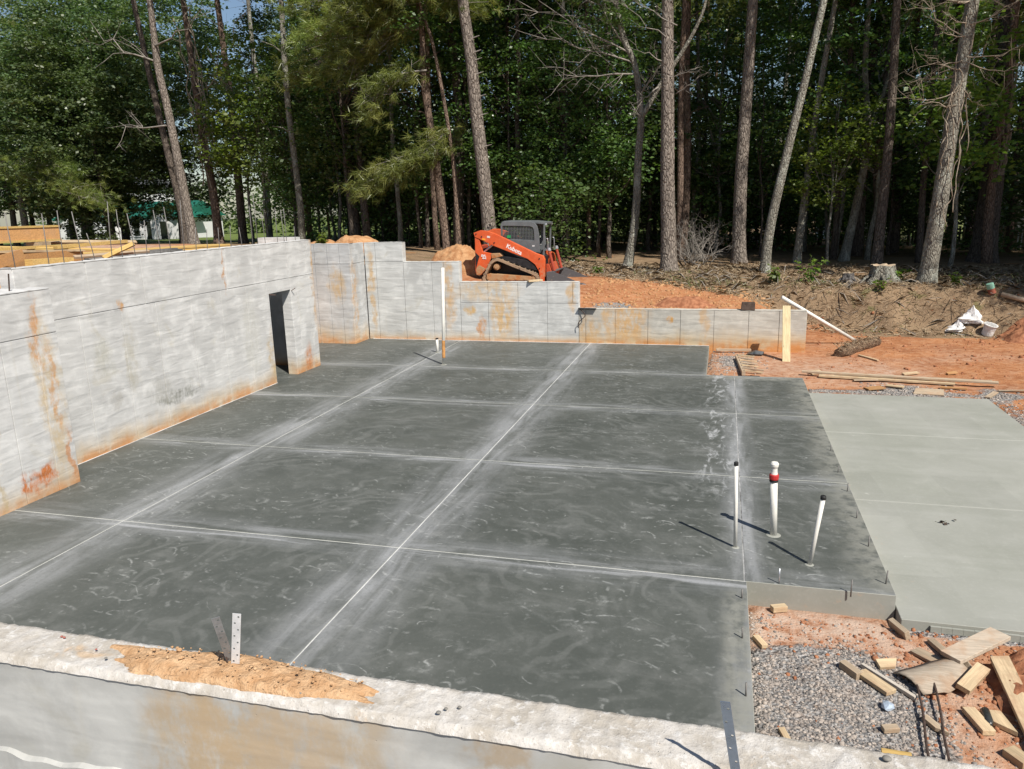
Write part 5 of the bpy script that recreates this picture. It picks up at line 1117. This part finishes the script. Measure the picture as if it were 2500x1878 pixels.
strap((-2.025, 2.585, 1.95), (-2.015, 2.50, 2.235), .034, 9, 'shaded grey perforated strap leaning left out of the clay heap', plain('shaded_zinc', (.30, .31, .32), .5, .5, .2), face=(.55, -.7, -.4))  # zinc colour darkened to stand for the strap's shaded face
strap((-1.995, 2.56, 1.95), (-1.945, 2.55, 2.235), .036, 9, 'sunlit perforated strap leaning right out of the clay heap', plain('sunlit_zinc', (.72, .73, .74), .45, .35, .1), face=(.35, -1, .25))  # same zinc painted paler, sunlight put into its colour
strap((.135, 2.408, 1.78), (.058, 2.36, 2.265), .034, 9, 'sky-lit bluish perforated strap standing on the foreground wall at right', plain('skylit_zinc', (.38, .46, .56), .3, .8, .1), face=(-.1, -.9, -.4))  # blue of the sky light put into the zinc colour
m = MB(); m.tube(spline([(-2.075, 2.56, 1.985), (-2.06, 2.56, 2.012), (-2.035, 2.56, 2.012), (-2.025, 2.555, 1.99)], 5), .004, 6); o = m.build('wire_hook', M_rebar); tag(o, 'small dark bent wire hook in the clay heap by the straps', 'wire')
# ------------------------------------------------------------------ loose lumber
def plank(p, q, w, h, label, mat=None, roll=0., name='wood_offcut', cat='wood piece', group=None, wedge=0.):
    p, q = Vector(p), Vector(q); d = q-p; L = d.length; m = MB(); x = L/2
    e = random.uniform(-.15, .15)*w; vs = [(-x, -w/2, -h/2), (x-wedge, -w/2, -h/2), (x, w/2, -h/2), (-x+e, w/2, -h/2)]; vs += [(a, b, h/2) for a, b, c in vs]
    m.add(vs, [(0,3,2,1),(4,5,6,7),(0,1,5,4),(1,2,6,5),(2,3,7,6),(3,0,4,7)]); o = m.build(name, mat or M_lumber, None, bevel=.003)
    o.location = (p+q)/2; o.rotation_mode = 'QUATERNION'; o.rotation_quaternion = d.to_track_quat('X', 'Z') @ Matrix.Rotation(roll, 3, 'X').to_quaternion()
    return tag(o, label, cat, group)
def lie(x, y, dz): return (x, y, H(x, y)+dz)
Z = .02
plank(lie(.60, 7.50, .04), lie(.74, 7.56, .04), .07, .06, 'small yellow wood block under the slab front edge')
plank(lie(.42, 6.95, .03), lie(.50, 6.80, .03), .06, .04, 'small wood block lying against the gravel side of the slab')
plank(lie(1.70, 7.47, .05), lie(1.80, 7.24, .05), .05, .09, 'dark edged wood wedge near the green cap', M_lumber_old, .3)
plank(lie(1.82, 7.05, .02), lie(1.99, 6.86, .03), .12, .03, 'flat brown board scrap left of the pale plywood sheet', M_lumber_old)
plank(lie(2.0, 7.24, .03), lie(2.09, 6.95, .05), .07, .04, 'dark narrow board scrap touching the plywood sheet', M_lumber_old)
plank(lie(1.45, 6.72, .03), lie(1.64, 6.78, .03), .10, .035, 'curved pale wood chip above the long white stick', M_lumber, .2, wedge=.06)
plank(lie(1.15, 6.66, .035), lie(1.27, 6.50, .035), .07, .07, 'square weathered post end left of the flat plank', M_lumber_old)
plank(lie(1.29, 6.575, .03), lie(1.49, 6.31, .03), .11, .038, 'short flat pine plank beside the long white stick')
plank(lie(1.32, 6.69, .03), lie(1.67, 6.28, .03), .035, .035, 'long thin white stick among the offcuts', wood_mat('white_stick', (.66, .60, .52)))
plank(lie(2.05, 6.42, .08), lie(2.28, 6.72, .12), .11, .05, 'clean pine block resting on the plywood sheet', None, .2)
plank(lie(2.18, 6.95, .05), lie(2.19, 6.70, .06), .07, .06, 'reddish wood block standing at the plywood edge', M_lumber_old, .7)
plank((2.46, 6.90, H(2.46, 6.9)+.12), (2.42, 5.75, H(2.42, 5.75)+.05), .15, .045, 'long clean plank running out of the bottom right corner', None, .1, 'plank', 'plank')
plank(lie(2.04, 6.22, .03), lie(2.11, 5.93, .03), .10, .045, 'pine block left of the black bottle')
plank(lie(2.20, 6.24, .03), lie(2.24, 5.95, .03), .15, .04, 'triangular pine offcut right of the black bottle', None, 0, wedge=.16)
plank(lie(1.33, 5.80, .03), lie(1.45, 5.84, .03), .06, .04, 'small tan wood chip lying alone on the gravel', M_lumber_old)
plank(lie(1.68, 6.03, .03), lie(1.79, 5.84, .03), .06, .035, 'wedge shaped offcut between the two rusty bars', M_lumber_old, 0, wedge=.08)
plank(lie(.57, 5.63, .02), lie(.61, 5.51, .02), .05, .03, 'tiny orange wood chip near the slab bottom edge', M_lumber)
plank(lie(2.19, 5.76, .03), lie(2.28, 5.62, .03), .12, .06, 'pale wood block at the lower right corner')
plank((1.27, 5.47, -.16), (1.47, 5.45, -.15), .14, .03, 'yellow plywood scrap at the end of the foreground wall', M_lumber_yel)
# bent plywood / board sheet
t = thing('plywood_sheet', lie(1.9, 6.65, 0), 'warped pale sheet with a board attached lying among the offcuts', 'board'); b_ = parent_world(t)
m = MB(); n = 14
for i in range(n):
    f = i/(n-1); A = Vector((1.56, 6.62, 0)).lerp(Vector((2.04, 6.92, 0)), f); B = Vector((1.74, 6.34, 0)).lerp(Vector((2.10, 6.46, 0)), f) if f < .5 else Vector((1.92, 6.37, 0)).lerp(Vector((2.20, 6.66, 0)), (f-.5)*2)
    for k in range(6):
        g_ = k/5; q = A.lerp(B, g_); z = H(q.x, q.y)+.03+.055*math.sin(math.pi*g_)+.03*f; m.v.append((q.x, q.y, z))
for i in range(n-1):
    for k in range(5): m.f.append((i*6+k, i*6+k+1, i*6+7+k, i*6+6+k))
o = m.build('warped_sheet', M_ply, t, world=True, smooth=True); s_ = o.modifiers.new('s', 'SOLIDIFY'); s_.thickness = .012
m = MB(); m.beam((2.05, 6.82, -.08), (2.57, 7.27, -.04), .19, .04); m.build('attached_board', M_ply, t, world=True, bevel=.003)
o = MB().lathe([(.0, 0), (.028, .0), (.03, .01), (.03, .055), (.028, .06), (0, .06)], 20).build('green_cap', M_green); o.location = lie(1.69, 7.2, .0); tag(o, 'small bright green plastic cap on the red clay', 'cap')
t = thing('black_bottle', lie(2.16, 6.22, .045), 'black plastic bottle lying between two wood blocks', 'bottle', rz=math.atan2(-.23, -.02)-math.pi*0)
m = MB(); m.tube([(0, 0, 0), (.01, 0, 0), (.15, 0, 0), (.18, 0, 0), (.20, 0, 0)], [.028, .033, .033, .022, .014], 18); m.build('bottle_body', plain('dark_plastic', (.035, .037, .035), .25, var=.2, spec=.6), t, smooth=True)
m = MB(); m.tube([(.2, 0, 0), (.225, 0, 0)], .015, 14); m.build('bottle_cap', M_black, t)
o = MB(); q = np.random.default_rng(4); o.v = [tuple(v*np.array([.05, .06, .035])*q.uniform(.6, 1.3)) for v in IV]; o.f = [tuple(f) for f in IF]; o = o.build('crumpled_wrapper', M_clear); o.location = lie(1.43, 6.12, .035); tag(o, 'crumpled clear blue plastic wrapper on the gravel', 'wrapper')
for i, (a, b, l) in enumerate([((1.70, 6.40), (1.57, 5.2), 'left rusty reinforcing bar lying on the gravel'), ((1.85, 6.57), (1.71, 5.2), 'right rusty reinforcing bar lying on the gravel')]):
    P = [Vector(lie(a[0]+(b[0]-a[0])*f+.01*math.sin(7*f), a[1]+(b[1]-a[1])*f, .03+.04*(1-f))) for f in np.linspace(0, 1, 40)]
    t = thing('reinforcing_bar', P[0], l, 'rebar'); MB().tube(P, [.011 if j % 2 else .0095 for j in range(40)], 8).build('bar', M_rebar, t, world=True)
# far right lumber
post = plank((1.62, 20.15, -.16), (1.60, 20.75, 1.20), .19, .045, 'pale upright plank leaning on the end of low far wall', wood_mat('fresh_plank', (.66, .55, .33), .1), R(90)*0, 'plank', 'plank')
t = thing('plastic_pipe', (3.64, 22.9, -.05), 'long white pipe propped on the low far wall end sloping right', 'pipe'); MB().tube([(1.55, 21.75, 1.30), (3.64, 22.9, -.05)], .05, 16).build('pipe_body', M_pvc, t, world=True, smooth=True)
o = MB().prism([(0, 0), (.36, 0), (.36, .20), (.02, .2)], -.12, .12).build('brown_box', plain('brown_steel', (.10, .07, .055), .6, .2, .3), None, bevel=.008); o.location = (.50, 21.52, .985); tag(o, 'brown steel box sitting on the low far wall', 'box')
o = MB().beam((-5.35, 21.36, 1.765), (-5.0, 21.62, 1.77), .14, .05).build('wood_offcut', M_lumber, None, bevel=.004); tag(o, 'wood offcut hanging over the stepped wall edge below the loader', 'wood piece')
t = thing('steel_bracket', (-3.93, 21.36, .95), 'bent dark steel bracket on the low wall beside the step', 'bracket'); MB().beam((-3.9, 21.37, 1.0), (-3.4, 21.37, .99), .12, .02).build('plate', M_dark, t, world=True); MB().tube(spline([(-3.85, 21.36, .98), (-3.7, 21.3, .8), (-3.88, 21.3, .62), (-3.9, 21.32, .45)], 4), .012, 6).build('wire', M_rebar, t, world=True)
t = thing('straw_mat', lie(3.5, 21.7, 0), 'brown rolled straw mat lying on the red ground', 'mat'); m = MB(); m.tube([Vector(lie(2.95+f*1.2, 20.95+f*1.75, .10)) for f in np.linspace(0, 1, 9)], [.13, .15, .16, .15, .17, .15, .16, .14, .12], 14, wob=.12); m.build('roll', plain('straw_brown', (.20, .13, .08), .95, var=.5, scale=18, bump=.06, bscale=40), t, world=True)
q = np.random.default_rng(9); f_ = q.uniform(0, 1, 900); P = np.stack([2.95+f_*1.2+q.normal(0, .08, 900), 20.95+f_*1.75+q.normal(0, .08, 900), np.full(900, H(3.5, 21.7)+.12)+q.uniform(0, .16, 900)], 1); so_ = strands('fibres', P-np.array(parent_world(t)), .12, .008, M_straw, 'straw fibres', 3, 'straw', .5); so_.parent = t; del so_['category']
plank(lie(3.45, 21.1, .03), lie(3.8, 20.45, .03), .07, .03, 'short pale stick right of the straw mat', M_lumber)
plank(lie(1.85, 18.60, .10), lie(5.70, 17.95, .10), .10, .04, 'longest pale board along the far edge of the patio', M_lumber_old, .1, 'board', 'board')
plank(lie(2.2, 18.42, .05), lie(4.9, 18.02, .05), .12, .04, 'second long board just below the longest one', M_lumber, .05, 'board', 'board')
plank(lie(2.6, 18.7, .04), lie(5.7, 18.35, .04), .09, .04, 'dark long board behind the longest pale board', M_lumber_old, 0, 'board', 'board')
for i, (x, y, dx, dy, w, l) in enumerate([(3.05, 17.42, .35, .1, .22, 'orange wood scrap below the long boards'), (3.5, 17.75, .3, -.2, .1, 'thin scrap between the long boards and patio'), (3.95, 17.36, .55, -.12, .3, 'largest square board scrap below the long boards'), (4.54, 17.75, .5, -.1, .08, 'narrow stick near the right end of the long boards'), (4.05, 18.9, .35, .15, .12, 'pale scrap above the long boards'), (5.25, 17.05, .25, .35, .1, 'thin scrap at the far right patio corner'), (5.0, 19.1, .22, .05, .12, 'small scrap far right above the long boards'), (2.05, 18.75, .25, .1, .2, 'scrap at the left end of the long boards'), (2.9, 18.15, .5, .02, .12, 'flat scrap under the second long board'), (5.75, 15.6, .3, -.3, .15, 'wood scrap beyond the right edge of patio'), (5.9, 16.4, .4, -.1, .12, 'reddish scrap right of the patio corner'), (5.6, 17.6, .6, -.1, .08, 'stick lying right of the patio corner'), (6.1, 15.2, .3, .2, .2, 'broken board beyond the right patio edge')]):
    plank(lie(x, y, .03), lie(x+dx, y+dy, .05), w, .03, l, (M_osb, M_lumber, M_lumber_old)[i % 3], random.uniform(-.2, .2))
t = thing('stake_rack', lie(.65, 19.25, 0), 'short wood stakes laid like ladder rungs on a dark board', 'rack'); m = MB(); m.beam((.42, 20.25, -.06), (.55, 18.25, -.06), .08, .1); m.build('side_board', M_lumber_old, t, world=True)
for i in range(7):
    m = MB(); y = 18.3+i*.31; x = .56-.13*(i/6.5); m.beam((x, y, .005), (x+.42+random.uniform(-.06, .06), y+random.uniform(-.06, .06), -.04), .07, .03); m.build('stake', (M_lumber, M_lumber_old)[i % 2], t, world=True, bevel=.003)
plank((-.1, 21.15, -.06), (.8, 21.25, -.06), .08, .06, 'weathered stick at the foot of the low far wall', M_lumber_old)
o = MB(); q = np.random.default_rng(14); o.v = [tuple(v*np.array([.26, .16, .09])*q.uniform(.6, 1.3)) for v in IV]; o.f = [tuple(f) for f in IF]; o = o.build('plastic_trash', plain('dark_film', (.06, .065, .07), .35, var=.7, scale=9, spec=.7)); o.location = lie(.9, 20.9, .05); tag(o, 'dark crumpled plastic at the foot of the low far wall', 'trash')
# bags, tub and can by the bank
def bag(x, y, s, label, seed):
    q = np.random.default_rng(seed); V = []; n, k_ = 13, 7
    for k in range(k_):
        f = k/(k_-1); rr = s*(.9+.25*math.sin(f*3.1))*(1-f**3*.85)
        for i in range(n): a = 6.283*i/n; w_ = 1+2.2*float(fbm(1.7*math.cos(a)+seed, 1.7*math.sin(a)+f*2.5, 3, seed)); V.append((rr*math.cos(a)*w_+.25*s*f*f, rr*.8*math.sin(a)*w_, f*s*1.25*(1+.5*math.cos(a-1)*f))) 
    m = MB(); m.v = V; m.f = [(k*n+i, k*n+(i+1) % n, (k+1)*n+(i+1) % n, (k+1)*n+i) for k in range(k_-1) for i in range(n)]+[tuple((k_-1)*n+i for i in range(n))]
    o = m.build('plastic_bag', M_paper, None); o.location = lie(x, y, -.02); return tag(o, label, 'bag')
bag(6.95, 24.9, .28, 'large white plastic bag below the bank at right', 3); bag(6.6, 24.8, .2, 'small white bag left of the large white bag', 5)
t = thing('paint_tub', lie(7.35, 24.55, 0), 'white tub tipped beside the white bags', 'tub'); m = MB(); m.lathe([(.14, 0), (.17, .3), (.185, .31), (.185, .33), (.165, .33), (.15, .02)], 20); m.build('tub_body', M_paper, t); t.rotation_euler = (.25, .2, 0)
t = thing('metal_can', lie(7.6, 25.3, .02), 'tipped can with green top and rusty red foot on the bank', 'can'); t.rotation_euler = (0, -.35, 0); MB().lathe([(.10, 0), (.10, .15)], 18).build('red_half', plain('rust_red', (.32, .10, .06), .7, var=.3), t); MB().lathe([(.101, .152), (.101, .30), (.09, .31)], 18).build('green_half', plain('pale_green', (.22, .42, .32), .6), t)
o = MB().tube([lie(7.8, 25.2, .12), lie(8.6, 24.85, .14)], .07, 10, wob=.05).build('cut_log', M_lumber_old, None, smooth=True); tag(o, 'short pale log lying right of the green can', 'log')
# dead leaf bits on the patio slab
t = thing('dead_leaf', (2.82, 10.09, -.122), 'dark dead leaf twig lying on the pale patio slab', 'leaf'); q = np.random.default_rng(3)
V, F = leaf_arrays(np.stack([q.normal(0, .05, 9), q.normal(0, .03, 9), q.uniform(.003, .02, 9)], 1), .06, q); link('leaf_cluster', npmesh('leaf_cluster', V, F), plain('dead_brown', (.05, .035, .025), .8), t)

# ------------------------------------------------------------------ behind the left wall
for i, (y, h) in enumerate([(9.13, .80), (9.73, .78), (10.02, .82), (10.4, .80), (10.67, .45), (11.03, .95), (11.28, .82), (11.6, .75), (11.88, .62), (12.25, .80), (12.53, .85), (12.9, .98), (13.25, .45), (13.6, .4), (14.0, .42), (14.4, .45), (14.8, .40), (15.2, .85), (15.4, 1.1), (15.7, .7), (16.2, .8), (16.5, .75), (16.6, .78), (17.0, .35)]):
    m = MB(); lx, ly_ = random.uniform(-.05, .04), random.uniform(-.08, .07); m.tube([(0, 0, -.1), (lx*.45, ly_*.45, h*.5), (lx, ly_, h)], .007, 7); o = m.build('reinforcing_bar', M_rodgrey, None, smooth=True); o.location = (-10.06, y, 3.17)
    tag(o, ('tall' if h > .7 else 'short')+' thin grey reinforcing bar sticking up from the tall left wall top', 'rebar', 'upright bars on the tall left wall: '+('tall' if h > .7 else 'short'))
for i, y in enumerate((8.45, 8.3)):
    m = MB(); m.tube([(0, 0, -.1), (.03-.06*i, .02, .25)], .01, 7); o = m.build('reinforcing_bar', M_rebar); o.location = (-9.5, y, 2.9); tag(o, ('right' if i == 0 else 'left')+' of two short dark bars on the near left wall', 'rebar')
t = thing('rim_board', (-13.2, 11.5, H(-13.2, 11.5)), 'orange printed engineered rim board on edge behind the left wall', 'board'); m = MB(); m.beam((-13.6, 10.2, 3.60), (-13.0, 12.95, 3.58), .05, .24); m.build('web', M_osb, t, world=True)
m = MB(); m.beam((-13.6, 10.2, 3.73), (-13.0, 12.95, 3.71), .09, .04); m.beam((-13.6, 10.2, 3.46), (-13.0, 12.95, 3.44), .09, .04); m.build('flange', M_lumber_yel, t, world=True)
m = MB(); m.span((-13.6, 10.3, 2.75), (-13.3, 10.6, 3.435)); m.span((-13.3, 12.4, 2.75), (-13.0, 12.7, 3.415)); m.build('support_block', M_lumber, t, world=True)
t = thing('form_box', (-12.4, 11.6, H(-12.4, 11.6)), 'orange plywood form box with slanted end behind the left wall', 'formwork'); m = MB(); m.span((-12.6, 10.7, 2.78), (-12.56, 12.5, 3.3)); m.span((-12.1, 11.2, 2.78), (-12.06, 12.5, 3.26)); m.span((-12.559, 12.45, 2.78), (-12.101, 12.49, 3.28)); m.build('form_side', M_osb, t, world=True)
m = MB(); m.beam((-12.7, 10.0, 3.36), (-12.35, 12.7, 3.34), .14, .05); m.beam((-12.2, 12.0, 3.33), (-12.0, 13.6, 3.36), .12, .06); m.build('top_rail', M_lumber_yel, t, world=True)
m = MB(); m.beam((-11.95, 10.3, 3.12), (-11.9, 11.0, 3.26), .04, .2); m.build('slanted_end', M_osb, t, world=True)
m = MB(); m.beam((-11.7, 10.9, 3.12), (-11.6, 11.7, 3.10), .2, .12); m.build('yellow_block', M_lumber_yel, t, world=True)
for i in range(4):
    plank((-12.0-.25*i, 9.6+.2*i, H(-12, 10)+.06+.09*i), (-11.6-.2*i, 12.2+.2*i, H(-12, 11)+.06+.09*i), .24, .05, ['lowest', 'second', 'third', 'topmost'][i]+' yellow plank in the pile behind the left wall corner', M_lumber_yel, 0, 'plank', 'plank')
k = 0
for row in range(3):
    for c_ in range(5):
        plank((-14.6-.16*c_, 14.6, 2.90+.06*row), (-13.2-.16*c_, 18.8, 2.90+.06*row), .14, .045, 'yellow board in the long lumber stack behind the left wall', M_lumber_yel, 0, 'stacked_board', 'board', 'boards of the long lumber stack')
for i, (a, b, l) in enumerate([((-12.6, 9.9, 3.36), (-12.0, 12.6, 3.24), 'thin plank slanting across the orange form box'), ((-12.9, 11.0, 3.40), (-11.6, 13.2, 3.20), 'narrow plank crossing behind the form box'), ((-11.7, 11.9, 3.15), (-11.3, 13.4, 3.17), 'short pale plank by the grey pipes'), ((-13.5, 12.6, 3.42), (-12.6, 14.6, 3.30), 'long plank sloping down from the rim board'), ((-11.5, 12.4, 3.1), (-11.2, 12.9, 3.34), 'thin stick propped against the left wall')]):
    plank(a, b, .09, .04, l, (M_lumber, M_lumber_yel, M_lumber_old)[i % 3], .2*i, 'plank', 'plank')
for i in range(3):
    t = thing('grey_pipe', (-12.2-.12*i, 13, H(-12.2, 13)+.07), ['front', 'middle', 'rear'][i]+' grey pipe lying behind the left wall', 'pipe'); MB().tube([(-12.2-.12*i, 12.6, 3.02+.03*i), (-11.8-.12*i, 15.2, 3.02+.03*i)], .055, 12).build('pipe_body', M_rodgrey, t, world=True, smooth=True)
o = MB().span((-10.0, 7.3, 2.9), (-9.72, 7.9, 3.06)).build('white_block', plain('white_block', (.62, .6, .58), .8), None, bevel=.02); tag(o, 'white block resting behind the near left wall top', 'block')
plank((-10.1, 6.6, 2.87), (-9.8, 8.45, 2.87), .3, .06, 'orange form board behind the near left wall top', M_osb, 0, 'board', 'board')
o = MB().span((-12.8, 19.6, 2.4), (-11.6, 19.85, 3.16)).build('concrete_block', M_wall, None); tag(o, 'bit of concrete wall end behind the tall left wall', 'wall')
# ------------------------------------------------------------------ houses and fence beyond the trees
M_siding = NT('white_siding', .6, .3); _p = M_siding.pos(); _wv = M_siding.n('TexWave'); M_siding.put(_wv.inputs['Vector'], _p); _wv.bands_direction = 'Z'; _wv.inputs['Scale'].default_value = 3.
M_siding = M_siding.done(M_siding.mix(M_siding.noise(_p, 2, 4), (.70, .70, .70), (.78, .78, .77)), None, M_siding.bump(_wv.outputs[0], .02))
M_roofg = plain('green_metal_roof', (.015, .13, .085), .5, .1, .2, 3); M_roofd = plain('grey_shingle', (.12, .12, .13), .9, var=.3, scale=20); M_win = plain('window_glass', (.015, .018, .022), .08, var=.2, spec=.8)
def house(name, x0, x1, y, z, h, roofm, label, gables, wins, depth=8, rise=1.8):
    t = thing(name, ((x0+x1)/2, y, z), label, 'house'); m = MB(); m.span((x0, y, z-.3), (x1, y+depth, z+h)); m.build('wall', M_siding, t, world=True)
    m = MB(); e = .4; yr = y+depth/2; m.v = [(x0-e, y-e, z+h), (x1+e, y-e, z+h), (x1+e, yr, z+h+rise), (x0-e, yr, z+h+rise), (x0-e, y+depth+e, z+h), (x1+e, y+depth+e, z+h)]; m.f = [(0, 1, 2, 3), (3, 2, 5, 4), (0, 3, 4), (1, 5, 2), (0, 4, 5, 1)]; rf = m.build('roof', roofm, t, world=True)
    for (gx0, gx1, gh) in gables:
        m = MB(); gm = (gx0+gx1)/2; yy = y-1.2; m.v = [(gx0, yy, z-.3), (gx1, yy, z-.3), (gx1, yy, z+h), (gm, yy, z+h+gh), (gx0, yy, z+h), (gx0, y+.1, z-.3), (gx1, y+.1, z-.3), (gx1, y+.1, z+h), (gm, y+.1, z+h+gh), (gx0, y+.1, z+h)]
        m.f = [(0, 1, 2, 3, 4), (1, 6, 7, 2), (0, 4, 9, 5)]; m.build('gable', M_siding, t, world=True)
        m = MB(); m.beam((gx0-.3, (yy+yr)/2-.4, z+h-.1), (gm, (yy+yr)/2-.4, z+h+gh+.1), yr-yy+.2, .12, 0); m.beam((gm, (yy+yr)/2-.4, z+h+gh+.1), (gx1+.3, (yy+yr)/2-.4, z+h-.1), yr-yy+.2, .12, 0); m.build('gable_roof', roofm, t, world=True)
    for (wx, wz, ww, wh, wy) in wins:
        m = MB(); m.box((wx, y-wy-.03, z+wz), (ww, .05, wh)); wd = m.build('window', M_win, t, world=True); m = MB(); m.box((wx, y-wy-.06, z+wz+wh/2+.05), (ww+.2, .06, .1)); m.box((wx, y-wy-.06, z+wz-wh/2-.05), (ww+.2, .06, .1)); m.box((wx-ww/2-.05, y-wy-.06, z+wz), (.1, .06, wh)); m.box((wx+ww/2+.05, y-wy-.06, z+wz), (.1, .06, wh)); o = m.build('frame', M_siding, wd); o.location = -parent_world(wd)
    return t
house('white_house', -75.5, -58.8, 75, 1.0, 2.5, M_roofg, 'white house with green metal roof beyond the left trees', [(-74, -67, 1.9), (-61.5, -58, 1.4)], [(-70.5, 1.2, 1., 1.6, 1.2), (-65.6, 1.3, .8, 1.6, 0), (-64.4, 1.3, .8, 1.6, 0), (-62.6, 1.1, .9, 2., 0), (-59.8, 1.1, .9, 1.9, 1.2), (-72.6, 1.2, .9, 1.4, 1.2)])
house('white_house', -92, -78, 92, 3.2, 4.2, M_roofd, 'second pale house higher up behind the green roofed house', [(-86, -80, 2.2)], [(-88, 2, 1, 1.6, 0), (-83, 2, 1.2, 1.6, 1.2)])
house('white_house', 18.4, 31, 62, .2, 4.4, M_roofd, 'white house behind the picket fence at right edge', [(19, 24, 2.4)], [(20.6, 1.6, .9, 1.5, 1.2), (22.4, 1.6, .9, 1.5, 1.2), (26, 1.6, 1, 1.5, 0)])
house('white_house', 8.2, 13.5, 70, .2, 3.0, M_roofd, 'small pale house glimpsed between trunks right of the stump', [], [(9.6, 1.5, .9, 1.4, 0), (11.8, 1.5, .9, 1.4, 0)])
t = thing('picket_fence', (17, 50, H(17, 50)), 'weathered picket fence in the shade at right edge', 'fence')
pk = MB().box((0, 0, .62), (.11, .02, 1.3)); pm = bpy.data.meshes.new('picket'); pm.from_pydata(pk.v, [], pk.f); pm.materials.append(M_lumber_old)
for i in range(64):
    o = bpy.data.objects.new('picket', pm); col.objects.link(o); o.parent = t; o.location = (-5.5+i*.19, .05*math.sin(i), random.uniform(-.03, .03)+H(11.5+i*.19, 50)-H(17, 50))
for zz in (.3, 1.0): MB().span((-5.6, .03, zz), (6.6, .07, zz+.08)).build('rail', M_lumber_old, t)
